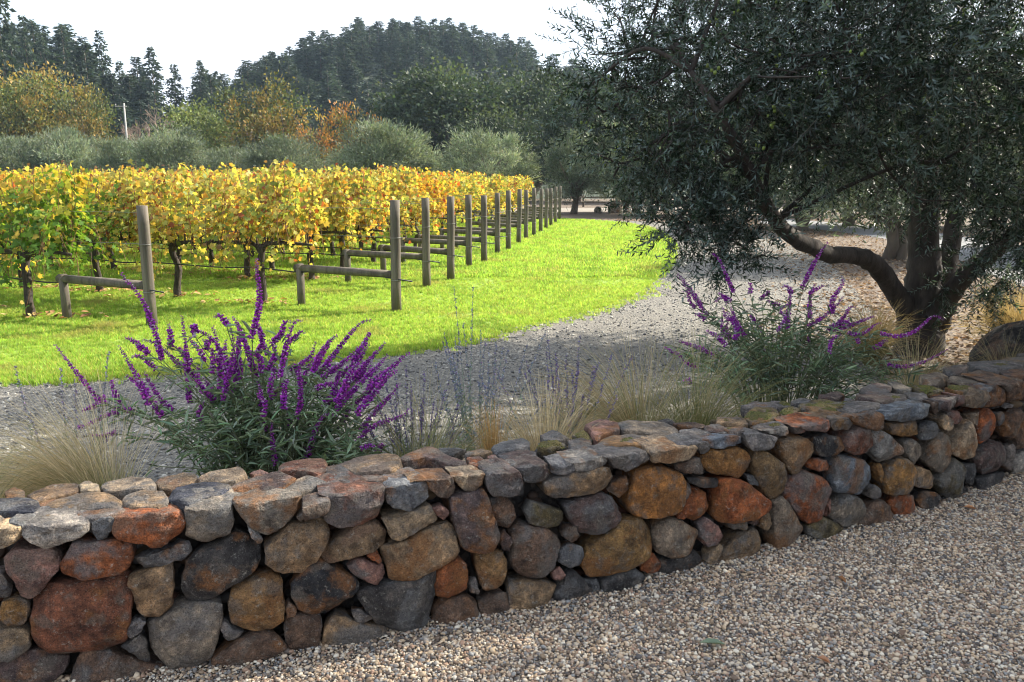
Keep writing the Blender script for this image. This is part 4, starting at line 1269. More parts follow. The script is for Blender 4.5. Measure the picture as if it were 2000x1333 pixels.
def more_spikes(n, cx, cy, z0, z1, sx):
    out = []
    for _ in range(n):
        u = R.uniform(-1, 1); b = np.array([cx + u * sx, cy + R.normal() * 0.15, R.uniform(z0, z1)])
        d = norm(np.array([u * 0.9 + R.normal() * 0.15, R.normal() * 0.2, 1.0])); L = R.uniform(0.12, 0.30)
        out.append((*(b + d * L), *(b + d * L * 0.5 + R.normal(size=3) * 0.01), *b))
    return out
sage_plant((-1.15, 3.88, 0.0), SPIKES_NEAR + more_spikes(30, -1.15, 3.95, 0.55, 0.85, 0.5), (-1.72, -0.62, 3.55, 4.15, 0.12, 0.80), 85, 3800,
           'large purple-flowered sage bush behind the wall on the left', 0.0165, 0.10, (0.22, 0.285, 0.185))
sage_plant((1.85, 5.45, 0.0), SPIKES_FAR + more_spikes(10, 1.8, 5.5, 0.6, 0.9, 0.6), (1.05, 2.75, 5.1, 5.8, 0.08, 0.86), 80, 2900,
           'sparser purple sage bush with white-tipped spikes under the olive tree', 0.017, 0.2, (0.21, 0.27, 0.19))

# ------------------------------------------------------------------ feather grass
def feather_grass(root, n, length, spread, lean, cols, label, name='feather_grass', width=0.0016, stiff=0.38, parent=None):
    g = Geo()
    rt = np.array(root)
    SEG = 7
    for i in range(n):
        a = R.uniform(0, 6.283); r = 0.07 * math.sqrt(R.uniform()) * spread
        b = np.array([math.cos(a) * r, math.sin(a) * r, 0])
        a2 = R.uniform(0, 6.283)
        sp = spread * R.uniform(0.08, 0.75)
        h = np.array([math.cos(a2) * sp + lean[0] * R.uniform(0.3, 1.2), math.sin(a2) * sp * 0.8 + lean[1], 0.0])
        L = length * R.uniform(0.55, 1.12)
        d = norm(np.array([h[0] * 0.45, h[1] * 0.45, stiff + R.uniform(0.1, 0.7)]))
        p = b.copy(); P = [p.copy()]
        bend = R.uniform(0.14, 0.50)
        for k in range(SEG):
            p = p + d * L / SEG
            P.append(p.copy())
            d = norm(d + np.array([h[0] * bend * 0.7, h[1] * bend * 0.7, -bend * (0.22 + 0.16 * k)]) + R.normal(size=3) * 0.03)
        P = np.array(P)
        P[:, 2] = np.maximum(P[:, 2], 0.01)
        s = norm(np.cross(P[-1] - P[0] + 1e-4, (0.2, 1.0, 0.3))) * width * R.uniform(0.7, 1.4)
        w = np.linspace(1, 0.25, SEG + 1)[:, None]
        V = np.concatenate([P - s * w, P + s * w])
        F = []
        m = SEG + 1
        for k in range(SEG):
            F += [(k, m + k, m + k + 1), (k, m + k + 1, k + 1)]
        c = np.array(cols[R.integers(0, len(cols))]) * R.uniform(0.7, 1.25)
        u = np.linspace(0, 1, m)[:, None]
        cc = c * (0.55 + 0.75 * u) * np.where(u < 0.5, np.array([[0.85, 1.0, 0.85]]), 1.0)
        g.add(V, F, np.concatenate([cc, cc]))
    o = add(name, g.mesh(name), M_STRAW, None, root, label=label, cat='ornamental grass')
    return o

STRAW = [(0.50, 0.40, 0.24), (0.58, 0.49, 0.33), (0.42, 0.32, 0.18), (0.34, 0.30, 0.16), (0.26, 0.27, 0.13)]
GREENISH = [(0.17, 0.20, 0.08), (0.26, 0.25, 0.12), (0.38, 0.32, 0.18), (0.20, 0.20, 0.10), (0.33, 0.30, 0.16)]
GOLD = [(0.40, 0.24, 0.09), (0.34, 0.21, 0.085), (0.46, 0.31, 0.14)]
feather_grass((-1.78, 3.45, 0.0), 2400, 0.84, 0.75, (-0.85, 0.12), [(0.62, 0.52, 0.34), (0.70, 0.61, 0.43), (0.52, 0.42, 0.26), (0.40, 0.36, 0.20)], 'big blond feather grass clump sweeping left behind the wall, beside the large sage', width=0.0017)
feather_grass((-2.30, 3.25, 0.0), 600, 0.72, 0.9, (-0.2, 0.0), GREENISH, 'olive-green feather grass tuft at the far left end of the wall')
feather_grass((0.16, 3.80, 0.0), 1000, 0.74, 0.8, (0.12, 0.0), STRAW[:3], 'upright straw-coloured grass tuft behind the middle of the wall, right of the golden reed bundle')
feather_grass((-0.42, 3.72, 0.0), 520, 0.78, 1.0, (0.15, 0.0), GREENISH, 'loose arching green and straw grass just right of the large sage')
feather_grass((0.72, 4.35, 0.0), 1200, 0.90, 0.85, (-0.55, 0.0), STRAW, 'tall tan feather grass leaning left beside the drive, mid picture')
feather_grass((1.02, 4.42, 0.0), 700, 0.86, 1.0, (0.05, 0.0), GREENISH, 'green and tan feather grass between the tall tan clump and the right-hand sage')
feather_grass((2.72, 5.35, 0.0), 520, 0.72, 0.8, (0.05, 0.0), STRAW, 'tan grass tuft behind the wall in front of the olive trunk')
feather_grass((4.75, 7.55, 0.0), 1100, 0.80, 0.95, (-0.12, 0.0), [(0.50, 0.40, 0.20), (0.44, 0.34, 0.17), (0.56, 0.47, 0.27)], 'rounded golden grass mound right beside the olive trunk', width=0.003)
feather_grass((3.35, 7.45, 0.0), 700, 0.62, 1.0, (0.0, 0.0), [(0.44, 0.35, 0.19), (0.36, 0.29, 0.15)], 'low tan grass at the left foot of the olive trunk', width=0.0028)
feather_grass((3.55, 5.75, 0.0), 420, 0.62, 0.8, (0.05, 0.0), [(0.22, 0.19, 0.10), (0.32, 0.27, 0.15)], 'dim brown grass tuft behind the right end of the wall')
feather_grass((-0.085, 3.66, 0.0), 260, 0.64, 0.05, (-0.03, 0.0), GOLD, 'stiff golden bundle of dry reeds standing behind the wall', 'dry_reeds', 0.0022, 2.4)

# ------------------------------------------------------------------ pale lavender-flowered sage wisps
def wispy_sage(root, stems, label, violet, leafc, nfl):
    t = thing('russian_sage', root, label, 'flowering plant')
    st, fl = Geo(), Geo()
    for e in stems:
        e = np.array(e) - np.array(root)
        b = np.array([e[0] * 0.25, e[1] * 0.25, 0.0]) + R.normal(size=3) * np.array([0.03, 0.03, 0])
        P = smooth_path([b, b * 0.5 + e * 0.5 + np.array([0, 0, 0.05]), e], 14)
        v, f = tube(P, np.linspace(0.0026, 0.001, 14), 3, False)
        st.add(v, f, np.array((0.25, 0.30, 0.24)))
        n = nfl
        u = 1 - R.uniform(0, 0.42, n)
        p = np.stack([np.interp(u * 13, np.arange(14), P[:, k]) for k in range(3)], -1)
        leaves(fl, p, norm(R.normal(size=(n, 3)) + np.array([0, 0, 0.4])), R.uniform(0.006, 0.013, n), 0.005, jitter_col(violet, n, 0.25), FL_V, FL_F)
        n = nfl // 2
        u = R.uniform(0.1, 0.62, n)
        p = np.stack([np.interp(u * 13, np.arange(14), P[:, k]) for k in range(3)], -1)
        leaves(fl, p, norm(R.normal(size=(n, 3)) + np.array([0, 0, 0.5])), R.uniform(0.02, 0.04, n), 0.006, jitter_col(leafc, n, 0.25))
    add('stems', st.mesh('stems'), M_VCOL, t)
    add('flowers', fl.mesh('flowers'), M_SAGE_LEAF, t)
    return t
def wisp_ends(cx, cy, n, rx, ry, z0, z1):
    return [(cx + R.normal() * rx, cy + R.normal() * ry, R.uniform(z0, z1)) for _ in range(n)]
wispy_sage((-2.15, 3.75, 0.0), [(-1.86, 3.7, 0.93), (-2.12, 3.75, 0.84), (-2.03, 3.7, 0.80), (-2.3, 3.7, 0.86), (-1.95, 3.8, 0.72), (-2.2, 3.6, 0.66), (-1.85, 3.6, 0.55)], 'pale lavender flower wisps at the far left above the blond grass', (0.42, 0.38, 0.50), (0.22, 0.26, 0.20), 80)
wispy_sage((-0.18, 4.15, 0.0), [(-0.30, 4.2, 1.16), (-0.20, 4.2, 1.16), (-0.25, 4.15, 0.98), (-0.16, 4.15, 0.95), (-0.08, 4.1, 0.9), (-0.35, 4.15, 0.93)] + wisp_ends(-0.15, 4.15, 22, 0.14, 0.12, 0.6, 0.92), 'tall pale green sage wisps standing up against the lawn, behind the golden reeds', (0.30, 0.30, 0.42), (0.20, 0.27, 0.20), 60)
wispy_sage((-0.5, 4.0, 0.0), wisp_ends(-0.5, 4.0, 30, 0.16, 0.12, 0.45, 0.82), 'low violet-hazed sage beside the right edge of the large purple sage', (0.24, 0.17, 0.36), (0.17, 0.20, 0.15), 60)
wispy_sage((0.30, 4.25, 0.0), wisp_ends(0.30, 4.25, 30, 0.18, 0.12, 0.5, 0.92), 'violet-hazed sage behind the straw tuft, left of the tall tan grass', (0.24, 0.18, 0.36), (0.17, 0.21, 0.16), 60)

# boulder at the right end of the bed
v = IV3 * np.array([0.62, 0.5, 0.42])
v = v + np.array([np.array(mnoise.noise_vector(Vector(p) * 2.2 + Vector((3, 1, 2)))) * 0.10 + np.array(mnoise.noise_vector(Vector(p) * 8)) * 0.015 for p in v])
bo = add('boulder', mesh_np('boulder', v, IF3, smooth=True), M_STONE, None, (4.35, 6.35, 0.22), label='dark rounded boulder behind the right end of the wall', cat='boulder')
bo.color = (0.03, 0.027, 0.025, 1)  # very dark colour stands in for shade lying on the boulder

# single fallen leaves on the forecourt
def big_leaf(name, loc, L, W, rz, c, label):
    me = mesh_np(name, np.array([(0, 0, 0), (W * .5, L * .3, .012), (W * .42, L * .65, .016), (0, L, .004), (-W * .42, L * .65, .012), (-W * .5, L * .3, .014), (0, L * .5, .002)]), np.array([(6, 0, 1), (6, 1, 2), (6, 2, 3), (6, 3, 4), (6, 4, 5), (6, 5, 0)]), np.array([c] * 7))
    o = add(name, me, M_LITTER, None, loc, label=label, cat='leaf')
    o.rotation_euler = (0, 0.1, rz)
big_leaf('fallen_leaf', (0.79, 2.75, 0.02), 0.10, 0.035, 1.5, (0.24, 0.32, 0.22), 'pale green fallen leaf lying on the gravel, lower right')
big_leaf('fallen_leaf', (1.13, 2.63, 0.02), 0.05, 0.022, 0.9, (0.36, 0.19, 0.11), 'rust brown fallen leaf lowest on the gravel')
big_leaf('fallen_leaf', (1.49, 2.85, 0.02), 0.06, 0.028, 2.6, (0.34, 0.24, 0.18), 'dull tan fallen leaf right of the green one on the gravel')
big_leaf('fallen_leaf', (1.42, 3.22, 0.02), 0.055, 0.02, 0.3, (0.40, 0.20, 0.09), 'orange brown leaf on the gravel up towards the wall')
big_leaf('fallen_leaf', (2.42, 4.02, 0.02), 0.06, 0.03, 1.2, (0.48, 0.25, 0.13), 'orange leaf on the gravel at the foot of the far wall')

# ------------------------------------------------------------------ vineyard
ROW_D = np.array([-0.935, 0.355])
post_geo, brace_geo, rail_geo = [], [], []
def log(P, r, sides=12, seed=0):
    v, f = tube(P, r, sides, True, 0.02, seed)
    return v, f
def make_post(seed):
    h = 1.43 + R.normal() * 0.02
    P = [(0, 0, -0.05), (0.003, 0, 0.35), (-0.004, 0.004, 0.8), (0.002, -0.003, 1.2), (0, 0, h)]
    g = Geo(); g.add(*log(P, np.array([0.066, 0.065, 0.064, 0.063, 0.062]), 12, seed)); return g
ordn = ['nearest', 'second', 'third', 'fourth', 'fifth', 'sixth', 'seventh', 'eighth', 'ninth', 'tenth', 'eleventh', 'twelfth', 'thirteenth', 'fourteenth', 'fifteenth', 'farthest']
M_HOSE = plain('black_hose', (0.012, 0.012, 0.013), 0.5)
M_WIRE = plain('galvanised_wire', (0.30, 0.30, 0.29), 0.45, metallic=0.8)
def add_wires(root, ang, length, hose):
    g = Geo()
    for z in (0.98, 1.34):
        g.add(*tube([(0, 0, z), (length * 0.5, 0, z - 0.01), (length, 0, z)], 0.003, 3, False))
    for z in (0.42, 0.97):
        a = np.linspace(0, 6.5, 13)
        g.add(*tube(np.stack([np.cos(a) * 0.076, np.sin(a) * 0.076, np.full(13, z) + a * 0.002], -1), 0.0035, 3, False))
    add('trellis_wire', g.mesh('trellis_wire'), M_WIRE, root)
    if hose:
        g = Geo(); m = 24
        xs = np.linspace(-0.25, length, m)
        g.add(*tube(np.stack([xs, np.full(m, 0.03), 0.46 + 0.035 * np.sin(xs * 2.1 + ang * 9) ** 2 - 0.05 * (xs < 0)], -1), 0.010, 5, True))
        add('drip_hose', g.mesh('drip_hose'), M_HOSE, root)
rows = []
for i, (X, Y) in enumerate(POSTS):
    t = thing('vineyard_end_post', (X, Y, 0), 'round wooden vine row end post with log brace, %s' % (('the ' + ordn[i] + ' of them') if i in (0, 15) else ordn[i] + ' from the front'), 'post', 'vine row end posts')
    rz = math.atan2(ROW_D[1], ROW_D[0]) + R.normal() * 0.02
    t.rotation_euler = (R.normal() * 0.008, R.normal() * 0.008, rz)
    add('end_post', make_post(i).mesh('end_post', True), M_POST, t)
    bl = 1.42 + R.normal() * 0.04
    g = Geo(); g.add(*log([(0, 0, -0.05), (0, 0, 0.3), (0.004, 0, 0.57)], 0.054, 10, i + 50))
    b = add('brace_post', g.mesh('brace_post', True), M_POST, t); b.location = (bl, 0, 0)
    g = Geo(); g.add(*log([(0.06, 0, 0.495), (bl * 0.5, 0.004, 0.505), (bl + 0.075, 0, 0.515)], np.array([0.052, 0.054, 0.051]), 10, i + 90))
    add('brace_rail', g.mesh('brace_rail', True), M_POST, t)
    L = min(40.0, (0.75 * Y + X + 3) / 0.70)
    add_wires(t, rz, max(L, 4.0), i < 7)
    rows.append((X, Y, L))

def vine_leaf_cols(kind, n, z, clump):
    """autumn leaf colours; clump = per-shoot value 0..1"""
    pal = {
     'y': [((0.58, 0.44, 0.11), 0.32), ((0.44, 0.42, 0.11), 0.25), ((0.22, 0.28, 0.065), 0.20), ((0.46, 0.25, 0.06), 0.09), ((0.30, 0.09, 0.035), 0.06), ((0.24, 0.14, 0.07), 0.08)],
     'o': [((0.58, 0.42, 0.08), 0.38), ((0.52, 0.27, 0.05), 0.18), ((0.38, 0.33, 0.045), 0.16), ((0.38, 0.08, 0.025), 0.12), ((0.20, 0.26, 0.035), 0.10), ((0.28, 0.14, 0.06), 0.08)],
     'g': [((0.10, 0.20, 0.035), 0.44), ((0.16, 0.26, 0.035), 0.24), ((0.34, 0.34, 0.055), 0.18), ((0.50, 0.37, 0.07), 0.16)]}[kind]
    cols = np.array([p[0] for p in pal]); w = np.array([p[1] for p in pal]); cw = np.cumsum(w / w.sum())
    u = np.clip(0.55 * clump + 0.45 * R.uniform(0, 1, n), 0, 0.9999)
    if kind == 'g':   # greener low down where the leaves are younger, yellow on the top shoots
        u = np.clip(u * 0.65 + 0.75 * np.clip((z - 1.15) / 0.6, -0.3, 1), 0, 0.999)
    u = np.where(R.uniform(size=n) < 0.5, u, R.uniform(0, 1, n))
    k = np.searchsorted(cw, u)
    c = cols[np.clip(k, 0, len(cols) - 1)]
    return np.clip(c * (1 + 0.16 * R.normal(size=(n, 1))), 0.01, 0.8)

def vine_foliage(kind, shoots=42):
    g = Geo(); stems = Geo()
    T, D, Z, CL = [], [], [], []
    for s in range(shoots):
        x = R.uniform(-0.80, 0.80)
        side = R.choice([-1, 1])
        p = np.array([x, R.normal() * 0.05, 0.84 + R.normal() * 0.04])
        hgt = R.uniform(0.75, 1.12)
        droop = R.uniform() < 0.52
        e = np.array([x + R.normal() * 0.16, side * abs(R.normal()) * (0.16 if not droop else 0.28), 0.84 + hgt])
        P = [p, (p + e) / 2 + np.array([0, side * 0.08, 0.06]), e]
        if droop:
            P = [p, p + np.array([R.normal() * 0.1, side * 0.18, 0.45]), p + np.array([R.normal() * 0.16, side * 0.36, 0.30]), p + np.array([R.normal() * 0.2, side * 0.40, -0.24 + R.normal() * 0.14])]
        P = smooth_path(P, 16)
        v, f = tube(P[::3], 0.004, 3, False)
        stems.add(v, f, (0.16, 0.08, 0.04))
        n = R.integers(34, 48)
        u = R.uniform(0.04, 1, n)
        q = np.stack([np.interp(u * 15, np.arange(16), P[:, k]) for k in range(3)], -1)
        o = norm(R.normal(size=(n, 3)) * np.array([0.9, 1.0, 0.35]))
        T.append(q + o * R.uniform(0.03, 0.13, (n, 1)))
        D.append(norm(o * np.array([1, 1, 0.3]) + np.array([0, 0, -0.55]) + R.normal(size=(n, 3)) * 0.35))
        Z.append(q[:, 2]); CL.append(np.full(n, R.uniform()))
    T = np.concatenate(T); D = np.concatenate(D); Z = np.concatenate(Z); CL = np.concatenate(CL); n = len(T)
    up = norm(np.stack([R.normal(size=n) * 0.5, np.sign(T[:, 1] + R.normal(size=n) * 0.08) * 1.0, R.uniform(0.1, 1.1, n)], -1))
    L = R.uniform(0.045, 0.085, n)
    leaves(g, T, D, L, L * 0.98, vine_leaf_cols(kind, n, Z, CL), VINE_V, VINE_F, up)
    return g.mesh('foliage'), stems.mesh('shoots')
def vine_wood(seed):
    rr = np.random.default_rng(seed)
    g = Geo()
    P = [(0, 0, -0.03), (rr.normal() * .02, rr.normal() * .02, 0.2), (rr.normal() * .03, rr.normal() * .02, 0.45), (rr.normal() * .02, 0, 0.68), (0, 0, 0.82)]
    P = smooth_path(P, 14)
    g.add(*tube(P, np.concatenate([[0.075, 0.06], np.linspace(0.05, 0.048, 8), [0.052, 0.06, 0.064, 0.05]]), 9, True, 0.10, seed))
    c = Geo()
    for sgn in (-1, 1):
        Q = smooth_path([(0, 0, 0.74), (sgn * 0.12, rr.normal() * .01, 0.82), (sgn * 0.4, rr.normal() * .02, 0.83 + rr.normal() * .02), (sgn * 0.84, rr.normal() * .02, 0.83)], 14)
        c.add(*tube(Q, np.linspace(0.040, 0.018, 14), 7, True, 0.16, seed + 5))
        for k in range(6):
            a = Q[2 + 2 * k]
            c.add(*tube([a, a + np.array([rr.normal() * .02, rr.normal() * .02, 0.06]), a + np.array([rr.normal() * .03, rr.normal() * .03, 0.13])], np.array([0.018, 0.013, 0.007]), 5, True))
    return g.mesh('trunk', True), c.mesh('cordon', True)
VF = {'y': [vine_foliage('y') for _ in range(7)], 'o': [vine_foliage('o') for _ in range(4)], 'g': [vine_foliage('g', 50) for _ in range(4)]}
VW = [vine_wood(i) for i in range(5)]
for me_pair in sum(VF.values(), []):
    me_pair[0].materials.append(M_LEAF_VINE); me_pair[1].materials.append(M_VCOL)
for a, b in VW:
    a.materials.append(M_BARK_VINE); b.materials.append(M_BARK_VINE)
nv = 0
lit_pts = []
row_words = ['front', 'second', 'third', 'fourth', 'fifth', 'sixth', 'seventh', 'eighth', 'ninth', 'tenth', 'eleventh', 'twelfth', 'thirteenth', 'fourteenth', 'fifteenth', 'last']
look = {'g': 'mostly green', 'y': 'yellow', 'o': 'orange and yellow'}
for i, (X, Y, L) in enumerate(rows):
    d0 = 2.15 + R.uniform(-0.1, 0.1)
    if i == 0: d0 = 1.9
    step = 1.52
    k = 0
    while d0 + k * step < L:
        d = d0 + k * step + R.normal() * 0.05
        x, y = X + ROW_D[0] * d, Y + ROW_D[1] * d
        nz = mnoise.noise((x * 0.16, y * 0.16, 4.0))
        kind = 'y'
        if i == 0 or (i == 1 and x < -5.4): kind = 'g'
        elif nz > 0.12: kind = 'o'
        elif nz < -0.30 and i < 5: kind = 'g'
        fo, sh = VF[kind][R.integers(0, len(VF[kind]))]
        tr, co = VW[R.integers(0, len(VW))]
        t = thing('grapevine', (x, y, 0), '%s grapevine in the %s vine row counting from the wall' % (look[kind], row_words[i]), 'grapevine', '%s vines of the %s row' % (look[kind], row_words[i]),
                  math.atan2(ROW_D[1], ROW_D[0]) + (math.pi if R.uniform() < 0.5 else 0), (1, 1, R.uniform(0.96, 1.06)))
        add('trunk', tr, None, t); cd = add('cordon', co, None, t); add('foliage', fo, None, t)
        if i < 6: add('shoots', sh, None, cd)
        pile = R.normal(size=2) * 0.35
        for _ in range(46 if i < 4 else 10):
            lit_pts.append((x + pile[0] + R.normal() * 0.34, y + pile[1] * 0.4 + R.normal() * 0.14 - 0.1))
        nv += 1; k += 1
LITV = source_collection('vine_litter', [leaf_litter(0.09, c) for c in ((0.36, 0.20, 0.09), (0.44, 0.30, 0.12), (0.24, 0.12, 0.06), (0.50, 0.38, 0.16))], M_LITTER)
lp = np.array(lit_pts)
gn_scatter('fallen_vine_leaves', np.column_stack([lp, R.uniform(0.04, 0.065, len(lp))]), R.uniform(0.6, 1.2, len(lp)), LITV, 0.5, 'brown fallen vine leaves lying in the grass along the rows', 'leaf litter')

# ------------------------------------------------------------------ the big olive tree
OLV = np.array([(0, 0, 0), (0.5, 0.42, 0.04), (0, 1.0, -0.05), (-0.5, 0.42, 0.04)])
OLF = np.array([(0, 1, 2), (0, 2, 3)])
def olive_twig(L, npair, seed):
    """a twig along +Y with opposite leaves: template arrays"""
    rr = np.random.default_rng(seed)
    V, F = [], []; n = 0
    P = smooth_path([(0, 0, 0), (rr.normal() * .02, L * .5, -0.01), (rr.normal() * .03, L, -0.045)], 6)
    v, f = tube(P[::2], np.linspace(0.0024, 0.001, 3), 3, False)
    V.append(v); F.append(f); n += len(v)
    K = [np.full(len(v), -1.0)]
    for k in range(npair):
        u = (k + 0.8) / npair
        p = np.array([np.interp(u * 5, np.arange(6), P[:, j]) for j in range(3)])
        rot = (k % 2) * math.pi / 2 + rr.normal() * 0.3
        for s in (0, math.pi):
            o = np.array([math.cos(rot + s), 0, math.sin(rot + s)])
            d = norm(o + np.array([0, rr.uniform(0.5, 1.2), 0]))
            up = norm(np.array([0, 1.0, 0]) - d * d[1] + rr.normal(size=3) * 0.4)
            x = norm(np.cross(d, up)); z = np.cross(x, d)
            l = rr.uniform(0.036, 0.058) * (1 - 0.25 * max(0, u - 0.7) / 0.3); w = rr.uniform(0.009, 0.013)
            v = (OLV * np.array([w, l, l])) @ np.stack([x, d, z], 0) + p
            V.append(v); F.append(OLF + n); n += len(v); K.append(np.full(len(v), rr.uniform()))
    return np.concatenate(V), np.concatenate(F), np.concatenate(K)
TW = [olive_twig(R.uniform(0.20, 0.32), 13, i) for i in range(6)]

def olive_crown(lobes, origin, dens, shell=0.55):
    """twigs spread through overlapping lobes; pendulous low down, upright on top"""
    g = Geo()
    zmin = min(l[2] - l[3] for l in lobes); zmax = max(l[2] + l[3] for l in lobes)
    Ts, Ds = [], []
    for (x, y, z, r) in lobes:
        n = max(8, int(dens * r ** 2.2))
        dirs = norm(R.normal(size=(n, 3)))
        rad = r * (shell + (1 - shell) * R.uniform(0, 1, n)) * R.uniform(0.8, 1.12, n)
        p = np.array([x, y, z]) + dirs * rad[:, None]
        hgt = (p[:, 2] - zmin) / (zmax - zmin)
        d = norm(dirs * 0.8 + np.stack([np.zeros(n), np.zeros(n), (hgt - 0.42) * 2.2], -1) + R.normal(size=(n, 3)) * 0.45)
        Ts.append(p); Ds.append(d)
    T = np.concatenate(Ts) - np.array(origin); D = np.concatenate(Ds)
    kind = R.integers(0, len(TW), len(T))
    for k in range(len(TW)):
        sel = kind == k
        if not sel.any(): continue
        TV, TF, KK = TW[k]
        Mx = frames(D[sel]) * R.uniform(0.85, 1.3, (sel.sum(), 1, 1))
        n = int(sel.sum())
        base = jitter_col((0.016, 0.031, 0.019), n, 0.3, 0.06)
        V, F, C = scatter(TV, TF, Mx, T[sel], base)
        kk = np.tile(KK, n)
        tw = np.repeat(R.uniform(size=n) < 0.18, len(KK))
        C = C.copy()
        silver = (kk > 0.82) | (tw & (kk > 0.15))  # silvery leaf undersides; whole twigs also have sky reflection put into their colour
        C[silver] = C[silver] * 0.4 + np.array((0.145, 0.195, 0.19)) * R.uniform(0.5, 1.2, (silver.sum(), 1))
        C[kk < 0] = (0.11, 0.10, 0.08)
        g.add(V, F, C)
    return g, T, D

def limb(geo, pts, seed, n=40, lump=0.05, sides=12):
    P = smooth_path([p[:3] for p in pts], n)
    r = np.interp(np.linspace(0, len(pts) - 1, n), np.arange(len(pts)), [p[3] for p in pts])
    rr = np.random.default_rng(seed)
    P = P + rr.normal(size=P.shape) * r[:, None] * 0.05
    geo.add(*tube(P, r, sides, True, lump, seed))

OO = np.array((4.06, 8.0, 0.0))
olive = thing('olive_tree', tuple(OO), 'big spreading multi-stemmed olive tree overhanging the wall on the right', 'olive tree')
tg = Geo()
sh = lambda pts: [(p[0] - OO[0], p[1] - OO[1], p[2], p[3]) for p in pts]
limb(tg, sh(LIMB_TRUNK), 1, 50, 0.05, 16)
add('trunk', tg.mesh('trunk', True), M_BARK_OLIVE, olive)
for nm, pts, sd in (('limb', LIMB_LEFT, 2), ('limb', LIMB_RIGHT, 3), ('limb', LIMB_BACK, 4)):
    g = Geo(); limb(g, sh(pts), sd, 46, 0.05, 12)
    add(nm, g.mesh(nm, True), M_BARK_OLIVE, olive)
# branches from the limbs out into the lobes
bg = Geo()
anch = np.array([p[:3] for L_ in (LIMB_TRUNK[5:], LIMB_LEFT[9:], LIMB_RIGHT[4:], LIMB_BACK[2:]) for p in L_])
for li, (x, y, z, r) in enumerate(OLIVE_LOBES):
    c = np.array((x, y, z))
    a = anch[np.argmin(np.linalg.norm(anch - c, axis=1) + 0.6 * np.maximum(anch[:, 2] - z, 0))]
    m = (a + c) / 2 + np.array([R.normal() * 0.1, R.normal() * 0.1, 0.18])
    P = smooth_path([a, m, c], 14) - OO
    bg.add(*tube(P, np.linspace(0.020, 0.008, 14), 6, True, 0.06, li))
    for k in range(6):
        d = norm(R.normal(size=3) + np.array([0, 0, 0.1]))
        s = P[R.integers(6, 14)]
        e = s + d * r * R.uniform(0.6, 1.05)
        Q = smooth_path([s, (s + e) / 2 + R.normal(size=3) * 0.05, e], 8)
        bg.add(*tube(Q, np.linspace(0.011, 0.004, 8), 4, False))
add('branches', bg.mesh('branches', True), M_BARK_OLIVE, olive)
lob = list(OLIVE_LOBES) + [(2.0, 6.3, 3.9, 0.75), (2.9, 6.0, 4.4, 0.9), (4.0, 6.2, 4.7, 0.95), (5.1, 6.4, 4.6, 0.95), (2.6, 7.4, 4.3, 0.9), (3.8, 7.6, 4.9, 1.0), (5.2, 7.8, 4.7, 1.0), (6.2, 7.0, 4.0, 0.9), (6.4, 8.2, 3.6, 0.9), (2.0, 8.2, 3.6, 0.9), (3.2, 9.0, 4.0, 1.0), (4.8, 9.2, 4.0, 1.0), (6.0, 6.2, 3.0, 0.8), (2.2, 9.3, 4.4, 0.9), (1.5, 8.6, 3.9, 0.8), (2.9, 9.9, 4.2, 0.9), (4.2, 10.2, 4.0, 0.9)]
cg, CT, CD = olive_crown(lob, OO, 440, 0.15)
# trailing shoots hanging under the crown
hang = []
for (x, y, z) in ((1.50, 5.75, 1.35), (1.40, 5.8, 1.42), (1.58, 5.7, 1.28), (1.30, 5.9, 1.55), (1.1, 6.0, 1.62), (3.9, 6.3, 1.25), (4.2, 6.4, 1.3), (3.6, 6.3, 1.5), (4.3, 7.6, 0.6), (4.5, 7.5, 0.75), (1.55, 5.75, 1.22)):
    for k in range(4):
        hang.append((x + R.normal() * 0.08, y + R.normal() * 0.08, z + R.normal() * 0.08, R.uniform(0.10, 0.16)))
hg, _, _ = olive_crown(hang, OO, 900, 0.1)
for q in (0, 1, 2):
    pass
cg.add(np.concatenate(hg.V), np.concatenate(hg.F), np.concatenate(hg.C))
crown_o = add('crown', cg.mesh('crown'), M_LEAF_OLIVE, olive)
fr = Geo()
sel = np.repeat(R.choice(len(CT), 420, replace=False), 4)
for i in sel:
    p = CT[i] + CD[i] * 0.14 + R.normal(size=3) * 0.035
    s = R.uniform(0.009, 0.0125)
    fr.add(IV * np.array([s, s, s * 1.3]) + p, IF, np.array((0.20, 0.26, 0.06)) * R.uniform(0.6, 1.3))
add('fruit', fr.mesh('fruit', True), M_LEAF_OLIVE, crown_o, kind='stuff')

# more of the same grove off to the right, whose shade falls over the wall and forecourt
def grove_tree(loc, label):
    t = thing('olive_tree', loc, label, 'olive tree')
    lobes = []
    for k in range(34):
        a = R.uniform(0, 6.283); rr = 1.8 * math.sqrt(R.uniform())
        lobes.append((math.cos(a) * rr, math.sin(a) * rr, R.uniform(3.1, 4.9) - 0.22 * rr, R.uniform(0.5, 0.8)))
    g, _, _ = olive_crown(lobes, (0, 0, 0), 270, 0.15)
    add('crown', g.mesh('crown'), M_LEAF_OLIVE, t)
    w = Geo()
    limb(w, [(0, 0, -0.05, 0.26), (0.05, 0, 0.6, 0.2), (0.0, 0.1, 1.3, 0.15), (0.1, 0.1, 2.2, 0.1), (0, 0, 3.2, 0.05)], 7)
    for k in range(7):
        a = k * 0.9
        limb(w, [(0.02, 0.05, 0.9, 0.09), (math.cos(a) * .5, math.sin(a) * .5, 1.6, 0.07), (math.cos(a) * 1.1, math.sin(a) * 1.1, 2.3, 0.04), (math.cos(a) * 1.5, math.sin(a) * 1.5, 3.0, 0.02)], 8 + k, 16, 0.05, 8)
    add('trunk', w.mesh('trunk', True), M_BARK_OLIVE, t)
    return t
g0 = grove_tree((4.8, 4.2, 0), 'olive tree of the grove standing past the right edge, beside the wall end')
copy_tree(g0, (6.6, 2.0, 0), 1.3, None, 'olive tree of the grove standing right of the forecourt, out of the picture')
